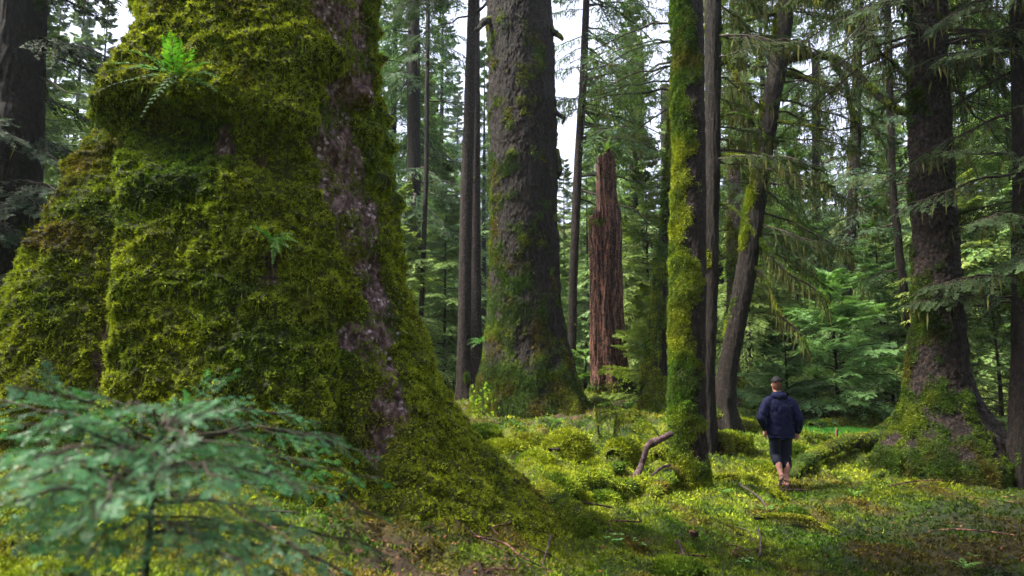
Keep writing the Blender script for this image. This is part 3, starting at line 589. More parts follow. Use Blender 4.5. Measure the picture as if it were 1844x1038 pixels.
#==FOREST==
# ================================================================== background conifers
PAL = [((.075, .145, .060), (.21, .33, .13)), ((.075, .14, .040), (.23, .34, .085)), ((.055, .105, .042), (.16, .25, .085)), ((.050, .080, .024), (.13, .17, .04))]
protos = []
for k, (h, rb, low, nb, lw) in enumerate([(27, 3.7, .04, 320, .065), (23, 3.3, .02, 300, .065), (30, 4.0, .12, 280, .07), (15, 3.0, .02, 280, .052), (8.5, 2.5, .02, 190, .04)]):
    protos.append(conifer_proto(200+k, h, rb, low, nb, leafW=lw*1.15, leafL=.12 if k < 3 else .08, trunk_r=[.30, .24, .36, .14, .07][k], droopy=[.10, .12, .10, .12, .16][k], pal=PAL[[0, 2, 0, 1, 1][k]]))
FIRST = {}
def plant(k, x, y, sc, rz, label, group='conifers filling the woods behind', name='conifer'):
    loc = (x, y, H(x, y)-.1)
    if k not in FIRST: FIRST[k] = make_tree(name, (0, 0, 0), protos[k], label, 'tree', group); r = FIRST[k]; r.location = loc; r.rotation_euler = (0, 0, rz); r.scale = (sc,)*3
    else: r = copy_tree(FIRST[k], loc, rz, sc, label, group); r.name = name
    return r
spots = [  # pixel column, distance, kind, scale, what singles it out
 (105, 44, 0, 1.0, 'misty blue grey conifer in the gap beyond the dark edge trunk'), (60, 60, 2, 1.1, 'very faint conifer deep in the gap left of the giant'), (150, 36, 1, .9, 'hazy conifer against the upper left flank of the giant'),
 (700, 30, 0, .9, 'dense hemlock just past the right flank of the giant'), (760, 36, 3, 1.2, 'pale fronded hemlock between giant and slender pair'), (800, 27, 4, 1.1, 'low young hemlock at the foot of the slender pair'), (725, 24, 4, .9, 'young hemlock peeping out beside the giant root'),
 (790, 50, 2, 1.0, 'tall pale spruce behind the slender pair'), (870, 46, 1, 1.0, 'hazy spruce mostly hidden by the broad dark trunk'), (1018, 44, 3, .95, 'hazy small hemlock in the bright gap right of the broad trunk'), (1060, 42, 3, 1.0, 'hazy hemlock behind the broken snag'), (1008, 30, 4, .8, 'low young hemlock between the broad trunk and the thin curved one'),
 (1085, 60, 2, .9, 'far conifer showing above the broken snag'), (1150, 34, 0, .85, 'leafy hemlock right of the snag top'), (1170, 25, 4, 1.15, 'light green young hemlock in front of dim trunks by the snag'), (1130, 29, 4, 1.0, 'young hemlock low behind the snag foot'),
 (1245, 40, 1, 1.1, 'hemlock behind the shaggy yellow green trunk'), (1300, 34, 0, 1.0, 'tall hemlock between the bare trunk and pale mossy trunk'), (1350, 29, 3, 1.0, 'dense hemlock behind the leaning trunk'), (1395, 38, 0, 1.1, 'tall conifer above and left of the walker'),
 (1440, 31, 4, 1.4, 'young hemlock standing behind the head of the walker'), (1450, 50, 2, 1.0, 'far spruce filling the gap above the walker'), (1570, 46, 1, .8, 'hazy conifer below the bright sky gap on the right'), (1620, 34, 3, .85, 'feathery hemlock left of the spruce with moss rings'),
 (1640, 58, 0, .85, 'far pale conifer under the right sky gap'), (1590, 27, 4, 1.0, 'young hemlock right of the palest one'), (1770, 27, 0, .9, 'tall shaded hemlock right of the spruce with moss rings'), (1745, 22, 4, 1.1, 'shaded young hemlock beside the right root flare'),
 (1810, 36, 1, 1.1, 'deep hemlock in the right corner of the woods'), (1850, 22, 3, 1.1, 'dark hemlock at the right border'), (1700, 45, 2, 1.0, 'far spruce hidden behind the spruce with moss rings'), (1230, 60, 2, .9, 'very distant spruce behind the shaggy trunk'), (1500, 64, 0, 1.1, 'very distant spruce right of the walker'),
 (1120, 75, 1, 1.2, 'very distant conifer between snag and shaggy trunk'), (930, 70, 0, 1.0, 'very distant conifer hidden by the broad trunk'), (680, 60, 1, 1.2, 'very distant conifer past the giant'), (1360, 70, 1, 1.2, 'very distant conifer behind the leaning trunk'), (1720, 70, 1, 1.2, 'very distant conifer behind the right trunks'),
 (820, 75, 0, 1.1, 'very distant conifer seen between the slender pair'), (-20, 30, 1, 1.2, 'dark conifer beyond the left border'), (10, 20, 4, 1.5, 'young dark hemlock low at the left border')]
for i, (px_, Y, k, sc, lb) in enumerate(spots):
    p = at(px_, 650, Y); plant(k, p[0], Y, sc, RNG.random()*6.28, lb)
far = [(-20, 78), (14, 78), (45, 78), (8, 66), (-8, 68), (-30, 56), (32, 58), (-27, 66), (42, 64), (-12, 90), (22, 95), (50, 90), (-4, 110), (36, 112)]
for i, (x, y) in enumerate(far):
    plant([0, 1, 2][i % 3], x, y, 1.15, i*1.7, 'far conifer fading into the backdrop of the woods', 'far conifers at the back of the woods', 'far_conifer')
# the pale young hemlock behind the walker
def young_hemlock(px_, Y, h, rb, nb, label, seed, pal, sag=.10):
    rng = np.random.default_rng(seed); x = at(px_, 600, Y)[0]; wood, leaf, tr = Acc(), Acc(), Acc()
    z = h*(.04+.95*np.sort(rng.random(nb))); L = (rb*(1-z/h)**.7+.25)*(.8+.4*rng.random(nb)); a = rng.random(nb)*6.283
    D = nz(np.stack([np.cos(a), np.sin(a), .18+.3*z/h], -1)); P = np.stack([0*z, 0*z, z], -1)
    crown(rng, P, D, L, sag, n1=26, n2=12, n3=4, leafL=.06, leafW=.03, col=pal[0], col2=pal[1], wood=wood, leaf=leaf, wr=.007, dr=.06, l1=.4, l2=.42)
    zz = np.linspace(-.3, h*1.02, 16); v, f, _ = tube_g(np.stack([.05*np.sin(zz), 0*zz, zz], -1), .07*(1-.9*np.clip(zz, 0, h)/h), 10); tr.add(v, f)
    return make_tree('young_hemlock', (x, Y, H(x, Y)), (tr, wood, leaf), label, 'tree')
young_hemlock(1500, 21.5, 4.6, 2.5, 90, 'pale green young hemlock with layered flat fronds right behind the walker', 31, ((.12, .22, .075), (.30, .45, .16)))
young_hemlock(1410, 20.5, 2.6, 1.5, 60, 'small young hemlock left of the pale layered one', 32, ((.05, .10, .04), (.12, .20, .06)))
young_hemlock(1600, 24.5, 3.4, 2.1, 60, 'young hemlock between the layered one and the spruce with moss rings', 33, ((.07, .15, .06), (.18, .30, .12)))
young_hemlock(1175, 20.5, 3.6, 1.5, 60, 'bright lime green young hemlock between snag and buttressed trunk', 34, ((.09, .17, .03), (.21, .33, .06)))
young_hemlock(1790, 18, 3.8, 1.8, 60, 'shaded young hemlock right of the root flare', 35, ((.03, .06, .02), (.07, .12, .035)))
young_hemlock(1052, 23.4, 1.6, .9, 40, 'small bright hemlock seedling at the left foot of the snag', 36, ((.08, .16, .03), (.2, .32, .06)))
# ------------------------------------------------------------------ boughs on the nearer trees
def axis_at(pr, z):
    A_ = np.array(sorted(pr)); return np.array([np.interp(z, A_[:, 0], A_[:, 1]), A_[0, 2], z]), np.interp(z, A_[:, 0], A_[:, 3])
def boughs(key, spec, seed, pal=((.022, .05, .018), (.07, .115, .03)), n1=24, n2=10, n3=5, leafL=.045, leafW=.02, mossn=1.2, mossL=.35, mcol=(.10, .10, .025), names=('boughs', 'foliage', 'hanging_moss'), sag=.10, dr=.2, l1=.4):
    root, pr, g0 = TREES[key]; rng = np.random.default_rng(seed); wood, leaf, ms = Acc(), Acc(), Acc(); P, D, L = [], [], []
    for (py, az, up, ln) in spec:                        # height as a pixel row, azimuth in degrees (0 = right, -90 = towards camera)
        z = at(922, py, pr[0][2])[2]; c, r = axis_at(pr, z); d = np.array([math.cos(R(az)), math.sin(R(az)), up]); d /= np.linalg.norm(d); P.append(c+d*r*.6); D.append(d); L.append(ln)
    crown(rng, np.array(P), np.array(D), np.array(L), sag, det=2 if n3 else 1, n1=n1, n2=n2, n3=n3, leafL=leafL, leafW=leafW, col=pal[0], col2=pal[1], wood=wood, leaf=leaf, moss=ms if mossn else None, mossn=mossn, mossL=mossL, mosscolr=mcol, dr=dr, l1=l1)
    wood.build(names[0], M['twig'], root); leaf.build(names[1], M['needle'], root, smooth=False)
    if mossn: ms.build(names[2], M['moss'], root, smooth=False)
rb = np.random.default_rng(77)
def ring(n, py0, py1, ln, az0=-180, az1=180, up=0.05): return [(rb.uniform(py0, py1), rb.uniform(az0, az1), rb.normal(up, .12), ln*rb.uniform(.7, 1.25)) for _ in range(n)]
boughs('T11', ring(26, -300, 170, 3.0, -60, 60, -.1)+ring(14, -260, 60, 2.6, 120, 240, -.1), 1, n1=28, n2=13, leafW=.026, dr=.3)
boughs('T12', ring(44, -250, 560, 2.0, 100, 290, -.1), 2, n2=13, leafW=.026, dr=.3, pal=((.018, .036, .014), (.05, .085, .028)), mossn=.6)
boughs('T9', ring(9, -160, 60, 2.4, -40, 60, .0)+ring(5, -160, 200, 2.0, 140, 240)+[(150, -30, -.1, 2.2), (250, -20, -.05, 2.2), (330, -35, -.15, 2.6), (300, 10, -.1, 2.4), (420, -25, -.1, 2.0), (200, 20, 0, 2.6), (380, 5, -.25, 2.4), (180, -10, -.2, 2.6), (120, 15, -.1, 2.8), (280, -60, -.3, 1.6), (340, 40, -.1, 2.2), (440, 20, -.2, 2.2), (400, -50, -.4, 1.8)], 3, mossn=2.4, mossL=.3, n2=13, leafW=.026, dr=.35, mcol=(.075, .08, .02), pal=((.025, .05, .014), (.085, .125, .032)))
boughs('T8', ring(24, -200, 380, 1.9, -60, 60, -.05), 4, mossn=1.8, n2=13, leafW=.026, dr=.3, mcol=(.075, .08, .022), pal=((.03, .05, .015), (.08, .11, .03)))
boughs('T2', ring(22, -200, 90, 1.7, -40, 60, -.15)+ring(26, 150, 620, 1.3, -170, 20, -.35), 5, n2=13, leafW=.028, pal=((.014, .03, .014), (.035, .065, .03)), mossn=.3)
boughs('T3a', ring(26, -300, 40, 2.8, 150, 230, -.15)+ring(8, -250, -60, 1.5, -30, 30, 0), 6, n2=13, dr=.3, n3=4, leafL=.07, leafW=.03, pal=((.016, .036, .018), (.05, .085, .035)), mossn=.5)
boughs('T17', ring(60, -160, 470, 2.8, -180, 180, -.1), 7, n3=0, leafL=.09, leafW=.055, n2=13, dr=.3, mossn=.5, pal=((.022, .052, .025), (.07, .13, .05)))
boughs('T5', ring(50, -160, 360, 3.0, -70, 60, -.1)+ring(14, -100, 200, 1.6, 120, 220, -.1), 8, n3=0, leafL=.08, leafW=.045, n1=24, n2=12, dr=.35, mossn=2.5, mossL=.3, pal=((.03, .06, .02), (.08, .125, .04)))
boughs('T10', ring(10, -100, 200, 3.0, 120, 220, -.05), 9, n3=0, leafL=.08, leafW=.035, mossn=1)
boughs('T13', ring(60, -150, 500, 2.6, -180, 180, -.1), 10, n3=0, leafL=.08, leafW=.045, dr=.35, mossn=2, mcol=(.085, .09, .026), pal=((.03, .06, .018), (.09, .14, .04)))
boughs('T14', ring(64, -150, 500, 3.4, -180, 180, -.1), 11, n3=0, leafL=.09, leafW=.06, dr=.3, mossn=1, pal=((.025, .055, .03), (.07, .12, .055)))
boughs('T15', ring(44, -100, 500, 2.4, -180, 180, -.1), 12, n3=0, leafL=.07, leafW=.045, n1=20, dr=.3, mossn=2, pal=((.025, .055, .03), (.07, .12, .055)))
boughs('T4', ring(8, -900, -500, 2.4, -180, 180, 0), 13, n3=0, leafL=.09, leafW=.05, mossn=0)
boughs('T7', ring(8, -1100, -600, 2.0, -180, 180, 0), 14, n3=0, leafL=.09, leafW=.05, mossn=0)
# the woods close in behind and beside the camera as well; unseen trees added to block low sky light
for i, (x, y, k) in enumerate([(7, -7, 0), (12, -1, 2), (15, 7, 0), (19, 2, 1), (-2, -14, 3), (10, -10, 3), (-11, -6, 3), (15, -5, 3), (-14, -1, 3), (-17, 4, 1)]):
    plant(k, x, y, 1.1, i*2.1, 'unseen conifer of the woods beside and behind the path, added to block sky light', 'conifers around the clearing', 'surrounding_conifer')
#==DETAIL==
# ================================================================== limbs, roots, logs, mounds
def mossy_tube(name, parent, pts, r0, r1, moss=.6, mat='bark', seed=0, n=60, nu=18, lump=.25, nb=3000, bL=.04, bW=.011, bright=0, brown=0, strand=0, sL=.25, scol=(.13, .125, .03), sname='moss'):
    rng = np.random.default_rng(seed+500); path = spline(pts, n); rad = np.linspace(r0, r1, n); rad = rad*(1+.15*vn(path*5, seed))
    rad[0] *= .8; rad[-1] *= .3
    V, F, N = tube_g(path, rad, nu); mo = np.clip(.5+fbm(V*6, 3, seed)*1.2+moss-.5+.45*N[:, 2], 0, 1) if moss > 0 else np.zeros(len(V))
    V = V+N*(np.repeat(rad, nu)*lump*fbm(V*7, 3, seed+2)+mo*min(.03, r0*.5)*(.5+fbm(V*18, 2, seed+4)))[:, None]
    a = Acc()
    c0, c1 = path[0], path[-1]; V = np.vstack([V, [c0], [c1]]); k = len(V); nn = nu*n
    cap0 = np.array([[nn, (i+1) % nu, i, i] for i in range(nu)]); cap1 = np.array([[nn+1, (n-1)*nu+i, (n-1)*nu+(i+1) % nu, (n-1)*nu+(i+1) % nu] for i in range(nu)])
    mo2 = np.append(mo, [0, 0])
    o = mesh(name, V, F, M[mat], parent, attrs={'moss': mo2, 'col': mosscol(V, seed, bright, brown, rng)*.4})
    ac = Acc()
    if moss > 0 and nb:
        fm = mo[F].mean(1); w = np.clip(fm-.2, 0, 1)
        if w.sum() > 0:
            P, Nn, i = sample_faces(V, F, max(nb//5, 10), w, rng); ac.add(*sprigs(P, Nn, bL, bW, mosscol(P, seed, bright, brown, rng), 5, .3, rng=rng))
    if strand:
        i = rng.integers(2, n-1, strand); ac.add(*strands(path[i]+rng.normal(0, r0*.3, (strand, 3)), sL*(.4+rng.random(strand)), .012+.02*sL, np.array(scol)*(.5+.8*rng.random((strand, 1))), rng))
    ac.build(sname, M['moss'], o, smooth=False)
    return o
def pts3(rows): return [at(*r) for r in rows]
def on_ground(rows, lift=0.0):                       # rows (px, py, distance); dropped or lifted to sit on the soil
    out = []
    for r in rows:
        p = at(*r); p[2] = H(p[0], p[1])+lift+(r[3] if len(r) > 3 else 0) if len(r) > 3 or lift is not None else p[2]; out.append(p)
    return out
def gr(px, py, dz=0.0):                              # the soil point seen at a pixel
    p = ground_at(px, py).copy(); p[2] += dz; return p
g9, g11, g8 = TREES['T9'][0], TREES['T11'][0], TREES['T8'][0]
MS = (.085, .085, .02)
mossy_tube('limb', g9, pts3([(1412, 112, 16), (1450, 100, 15.9), (1500, 106, 15.6), (1545, 135, 15.2), (1580, 172, 14.9), (1612, 198, 14.6), (1645, 209, 14.3)]), .105, .05, .5, seed=1, nb=5000, strand=160, sL=.22, scol=MS)
mossy_tube('limb', g9, pts3([(1500, 112, 15.6), (1522, 150, 15.5), (1533, 200, 15.4), (1547, 235, 15.4), (1546, 280, 15.5)]), .065, .03, .4, seed=2, nb=2500, strand=70, sL=.2, scol=MS)
mossy_tube('limb', g9, pts3([(1410, 132, 16), (1455, 145, 15.8), (1490, 157, 15.7), (1520, 160, 15.6)]), .065, .03, .6, seed=3, nb=2000, strand=60, sL=.2, scol=MS)
mossy_tube('limb', g9, pts3([(1400, 25, 16), (1370, 30, 15.8), (1330, 42, 15.4), (1290, 48, 15)]), .05, .02, .4, seed=4, nb=1500, strand=60, sL=.25, scol=MS)
mossy_tube('limb', g9, pts3([(1405, 8, 16), (1450, -2, 15.7), (1480, 10, 15.3), (1500, 4, 15)]), .06, .03, .6, seed=5, nb=1500, strand=70, sL=.3, scol=MS)
mossy_tube('limb', g9, pts3([(1365, 215, 16), (1440, 225, 15.6), (1500, 235, 15.3), (1540, 228, 15.2)]), .03, .012, .7, seed=6, nb=1500, strand=90, sL=.3, scol=MS)
mossy_tube('limb', g9, pts3([(1350, 410, 16), (1385, 455, 15.7), (1420, 492, 15.4), (1460, 515, 15.1), (1495, 548, 14.9)]), .05, .02, .5, seed=7, nb=2500, strand=260, sL=.5, scol=(.07, .075, .02))
mossy_tube('limb', g9, pts3([(1335, 470, 16), (1378, 500, 15.7), (1400, 560, 15.5), (1440, 600, 15.3), (1460, 640, 15.2)]), .04, .015, .4, seed=8, nb=1500, strand=160, sL=.4, scol=(.08, .08, .02))
mossy_tube('limb', g9, pts3([(1385, 25, 16), (1372, 80, 15.7), (1360, 130, 15.6)]), .02, .01, .6, seed=9, nb=600, strand=50, sL=.25, scol=MS)
mossy_tube('limb', g8, pts3([(1296, 45, 13.8), (1306, 80, 13.6), (1322, 130, 13.5), (1350, 190, 13.4), (1378, 248, 13.3)]), .035, .018, .7, seed=10, nb=2500, strand=80, sL=.15, scol=MS)
mossy_tube('limb', g8, pts3([(1296, 118, 13.8), (1320, 108, 13.5), (1338, 98, 13.3)]), .03, .01, .5, seed=11, nb=500, strand=20, sL=.15, scol=MS)
mossy_tube('limb', g8, pts3([(1292, 282, 13.8), (1318, 280, 13.6), (1342, 283, 13.4)]), .028, .02, .9, seed=12, nb=1500, strand=25, sL=.12, scol=MS)
mossy_tube('limb', g8, pts3([(1292, 366, 13.8), (1320, 378, 13.6), (1342, 400, 13.4), (1360, 420, 13.3)]), .02, .01, .7, seed=13, nb=800, strand=25, sL=.15, scol=MS)
mossy_tube('limb', g8, pts3([(1292, 213, 13.8), (1320, 205, 13.6), (1350, 212, 13.4)]), .02, .01, .8, seed=14, nb=800, strand=40, sL=.2, scol=MS)
mossy_tube('limb', g11, pts3([(1640, 150, 12.9), (1610, 115, 12.8), (1585, 95, 12.7), (1570, 60, 12.5)]), .035, .015, .6, seed=15, nb=1200, strand=120, sL=.4, scol=(.07, .07, .02))
mossy_tube('limb', g11, pts3([(1700, 115, 12.9), (1740, 105, 12.6), (1790, 85, 12.3), (1844, 35, 12), (1900, 0, 11.8)]), .05, .03, .6, seed=16, nb=1500, strand=160, sL=.5, scol=(.05, .055, .018))
mossy_tube('limb', g11, pts3([(1642, 20, 12.9), (1600, 5, 12.7), (1560, 30, 12.5), (1535, 70, 12.3)]), .04, .015, .6, seed=17, nb=1200, strand=160, sL=.45, scol=(.06, .06, .018))
g4 = TREES['T4'][0]
mossy_tube('branch_stub', g4, pts3([(886, 35, 18.2), (872, 40, 18), (862, 52, 17.9), (856, 54, 17.9)]), .11, .03, .3, seed=18, nb=300)
mossy_tube('branch_stub', g4, pts3([(988, 55, 18.3), (1002, 62, 18.1), (1014, 72, 18)]), .12, .04, .3, seed=19, nb=300)
mossy_tube('branch_stub', g4, pts3([(996, 200, 18.3), (1008, 208, 18.1), (1016, 214, 18), (1013, 224, 18)]), .07, .03, .2, seed=20, nb=100)
mossy_tube('burl', g4, pts3([(1000, 270, 18.4), (1004, 292, 18.3), (1006, 305, 18.3), (1000, 320, 18.4)]), .08, .1, .3, seed=21, nb=100)
g5 = TREES['T5'][0]
for k, rows in enumerate([[(1058, 55, 24), (1085, 75, 23.5), (1120, 105, 23)], [(1052, 145, 24), (1090, 135, 23.6), (1130, 130, 23.3), (1170, 150, 23)], [(1050, 165, 24), (1090, 170, 23.6), (1120, 185, 23.3), (1150, 230, 23)], [(1048, 192, 24), (1085, 205, 23.5), (1125, 240, 23), (1160, 290, 22.8)], [(1050, 100, 24), (1090, 115, 23.5), (1150, 130, 23)]]):
    mossy_tube('limb', g5, pts3(rows), .035, .012, .5, seed=30+k, nb=800, strand=40, sL=.2, scol=(.09, .09, .03))
mossy_tube('limb', TREES['T2'][0], pts3([(72, 138, 11.5), (95, 150, 11.2), (120, 166, 11), (146, 170, 10.9)]), .02, .006, 0, mat='twig', seed=36)
mossy_tube('limb', TREES['T2'][0], pts3([(68, 268, 11.5), (80, 275, 11.3), (93, 292, 11.2)]), .012, .005, 0, mat='twig', seed=37)
mossy_tube('limb', TREES['T3a'][0], pts3([(856, 25, 21), (875, 8, 20.7), (890, -15, 20.5)]), .05, .03, .3, seed=38, nb=100)
# roots
def root_of(key_root, rows, r0, r1, seed, **kw): return mossy_tube('root', key_root, [gr(a, b, c) for a, b, c in rows], r0, r1, .62, seed=seed, lump=.3, **kw)
root_of(g11, [(1615, 790, .35), (1575, 815, .26), (1530, 822, .24), (1490, 832, .20), (1450, 850, .12), (1425, 862, -.03)], .19, .09, 40, nb=14000, bL=.034, bW=.011, brown=.05, bright=.05)
root_of(g11, [(1640, 825, .1), (1600, 850, .02), (1575, 862, -.03)], .13, .06, 41, nb=5000, bL=.034, bW=.011, bright=-.3)
root_of(g11, [(1755, 800, .35), (1790, 830, .15), (1830, 850, .1), (1880, 880, 0)], .20, .10, 42, nb=7000, bL=.034, bW=.011, bright=-.4)
root_of(g11, [(1700, 850, .1), (1712, 868, 0), (1740, 880, -.05)], .12, .05, 43, nb=3000, bL=.034, bW=.011, bright=-.4)
root_of(g4, [(1040, 690, .1), (1062, 722, .12), (1095, 740, .1), (1130, 752, .0)], .18, .05, 44, nb=6000, bL=.07, bW=.02, bright=.2)
root_of(T1, [(950, 870, .15), (985, 905, .03), (1030, 930, .0), (1080, 948, -.01), (1130, 965, -.04)], .16, .05, 45, nb=12000, bL=.035, bW=.01, bright=.2)
root_of(TREES['T9'][0], [(1310, 745, .1), (1330, 760, .02), (1360, 768, -.05)], .14, .05, 46, nb=2000, bL=.05, bW=.015)
root_of(TREES['T7'][0], [(1215, 865, .1), (1190, 885, .02), (1165, 900, -.04)], .12, .05, 47, nb=3000, bL=.045, bW=.013, bright=.2)
# fallen logs
def log(name, rows, r0, r1, seed, label, cat='log', moss=.8, **kw):
    o = mossy_tube(name, None, [gr(*q) for q in rows], r0, r1, moss, seed=seed, lump=.3, **kw); return tag(o, label, cat)
log('mossy_log', [(1425, 758, .1), (1500, 757, .12), (1580, 758, .12), (1640, 757, .1)], .30, .26, 50, 'long straight mossy log lying across the far side of the hollow behind the walker', nb=14000, bL=.09, bW=.03, bright=.3, n=90)
log('mossy_log', [(1283, 812, .05), (1320, 812, .10), (1352, 818, .08)], .25, .22, 51, 'short thick rounded mossy log end between leaning trunk and the walker', nb=9000, bL=.06, bW=.018, bright=.1)
log('mossy_log', [(1300, 778, .05), (1360, 775, .06), (1400, 770, .05)], .12, .10, 52, 'thin mossy log at the foot of the leaning trunk', nb=4000, bL=.06, bW=.018, bright=.3)
log('mossy_log', [(1460, 772, .02), (1530, 770, .05), (1600, 768, .02)], .14, .12, 53, 'low mossy log between the green grass and the long straight log', nb=5000, bL=.07, bW=.02, bright=.2)
log('mossy_log', [(1135, 775, .25), (1150, 790, .28), (1172, 808, .15), (1200, 822, .0)], .16, .10, 54, 'bent mossy log arching up left of the shaggy trunk', nb=7000, bL=.055, bW=.016, bright=.2)
log('mossy_log', [(1105, 830, .02), (1150, 812, .12), (1185, 830, .05)], .15, .12, 55, 'curled moss cushioned log just left of the shaggy trunk', nb=7000, bL=.055, bW=.016, bright=.3)
log('mossy_log', [(1075, 870, .0), (1100, 858, .05), (1120, 850, .05)], .07, .05, 56, 'slim mossy log pointing up toward the purple broken branch', nb=2500, bL=.045, bW=.013, bright=.3)
log('mossy_log', [(1010, 900, .02), (1070, 893, .10), (1120, 893, .06), (1165, 878, .02)], .13, .10, 57, 'knobbly moss covered log in front of the purple broken branch', nb=9000, bL=.05, bW=.014, bright=.1)
def stick(name, rows, r0, r1, seed, label, mat='wood', moss=0, cat='branch', **kw):
    o = mossy_tube(name, None, [gr(a, b, c) for a, b, c in rows], r0, r1, moss, mat=mat, seed=seed, lump=.2, nu=10, n=40, **kw); return tag(o, label, cat)
pb = at(1206, 782, 10.9); 
br = mossy_tube('broken_branch', None, [at(1210, 781, 10.85), at(1190, 791, 10.75), at(1168, 803, 10.65), at(1160, 822, 10.6), at(1152, 845, 10.5), gr(1134, 878, -.02)], .055, .04, 0, mat='wood', seed=60, lump=.35, nu=14); tag(br, 'purple brown bare broken branch bent like an elbow against the shaggy trunk', 'branch')
br = mossy_tube('broken_branch', None, [at(1206, 838, 10.7), at(1192, 842, 10.6), at(1172, 858, 10.4), gr(1152, 874, -.01)], .022, .016, 0, mat='wood', seed=61, nu=10); tag(br, 'thin pale branch below the purple elbow shaped one', 'branch')
stick('fallen_twig', [(990, 824, .04), (1015, 818, .06), (1040, 813, .05)], .03, .02, 62, 'short dark straight twig on the pale moss cushions', 'twig')
stick('fallen_twig', [(745, 850, .08), (775, 852, .09), (800, 866, .04), (815, 880, .01)], .010, .006, 63, 'pale curved twig lying on the mound below the giant')
stick('fallen_twig', [(820, 950, .02), (850, 968, .03), (880, 985, .02), (900, 994, .01)], .008, .006, 64, 'thin reddish twig on the dark litter below the giant root')
stick('fallen_twig', [(993, 975, .04), (985, 1000, .03), (972, 1036, .01)], .008, .006, 65, 'red brown twig standing up near the bottom edge, crossed by another')
stick('fallen_twig', [(965, 1000, .03), (1000, 1012, .02), (1030, 1030, .01)], .006, .005, 66, 'dark twig crossing the upright red brown one')
stick('fallen_twig', [(1395, 888, .03), (1430, 890, .05), (1455, 888, .03)], .02, .012, 67, 'dark stick under the heel of the walker')
stick('mossy_branch', [(1285, 870, .10), (1335, 875, .12), (1385, 895, .10), (1420, 908, .03)], .035, .02, 68, 'mossy branch running from the shaggy trunk toward the walker', 'bark', .6, nb=3000, bL=.035, bW=.01, bright=.4, strand=120, sL=.12, scol=(.16, .16, .03))
stick('mossy_branch', [(1330, 880, .06), (1365, 905, .08), (1385, 925, .02)], .02, .012, 69, 'dark forked branch under the mossy one beside the shaggy trunk', 'twig')
stick('mossy_branch', [(1360, 945, .06), (1410, 948, .10), (1460, 952, .10), (1510, 972, .03)], .022, .014, 70, 'long thin mossy branch lying alone on the brown moss in front of the walker', 'bark', .6, nb=3000, bL=.03, bW=.009, bright=.3, strand=80, sL=.12, scol=(.14, .14, .03))
stick('fallen_twig', [(1365, 965, .05), (1370, 985, .04), (1368, 1008, .02)], .010, .012, 71, 'short red tipped twig below the long thin mossy branch')
stick('fallen_twig', [(1322, 955, .03), (1345, 968, .05), (1362, 985, .02)], .008, .006, 72, 'thin brown twig left of the red tipped one')
stick('fallen_twig', [(1215, 985, .02), (1222, 1000, .06), (1235, 1020, .05), (1250, 1035, .01)], .012, .010, 73, 'bleached curled twig near the bottom edge below the shaggy trunk')
stick('mossy_branch', [(1450, 800, .05), (1485, 796, .08), (1520, 803, .03)], .04, .03, 74, 'low branch lying at the edge of the green grass', 'bark', .5, nb=1500, bL=.05, bW=.014)
stick('mossy_branch', [(1450, 815, .03), (1490, 812, .06), (1530, 815, .03)], .05, .03, 75, 'flat mossy branch just beyond the left root of the spruce with moss rings', 'bark', .7, nb=2500, bL=.05, bW=.014)
for k, (a, b, h_, lb) in enumerate([(1505, 800, .35, 'small upright rotten post in front of the green grass'), (1518, 772, .5, 'thin upright stake left of the green grass centre'), (1598, 790, .55, 'thin dark stake at the right end of the green grass')]):
    p = gr(a, b, -.05); o = mossy_tube('dead_stake', None, [p, p+np.array([.02, 0, h_*.5]), p+np.array([.05, 0, h_])], .045 if k == 0 else .022, .03 if k == 0 else .012, .2, mat='red' if k == 0 else 'twig', seed=80+k, nu=10, n=20, nb=100); tag(o, lb, 'dead stem')
# moss mounds
def mound(px_, py, w, h_, label, seed, bright=.3, brown=0, nb=2600, bL=None, name='moss_mound'):
    p = gr(px_, py); rng = np.random.default_rng(seed); nu, nv = 60, 26; th = np.linspace(0, 2*np.pi, nu, endpoint=False); ph = np.linspace(0.02, 1, nv)*np.pi*.5
    PH, THm = np.meshgrid(ph, th, indexing='ij'); d = np.stack([np.sin(PH)*np.cos(THm), np.sin(PH)*np.sin(THm), np.cos(PH)], -1).reshape(-1, 3)
    V = p+d*np.array([w, w*.85, h_])*(1+.28*fbm(d*1.6+seed, 3, seed)+.10*fbm(d*5+seed, 2, seed+1))[:, None]+np.array([0, 0, -.04]); V[-nu:, 2] -= .12
    F = gridfaces(nu, nv); F = F[:, ::-1]; o = mesh(name, V, F, M['dirt'], None, attrs={'moss': np.ones(len(V)), 'col': mosscol(V, seed, bright, brown, rng)*.4}); tag(o, label, 'moss mound')
    P, Nn, i = sample_faces(V, F, nb, None, rng); Nn = np.where(Nn[:, 2:3] < -.2, -Nn, Nn); L = bL or .02+.0035*p[1]
    a = Acc(); a.add(*sprigs(P, Nn, L, L*.26, mosscol(P, seed, bright, brown, rng), 5, .35, rng=rng)); a.build('moss', M['moss'], o, smooth=False)
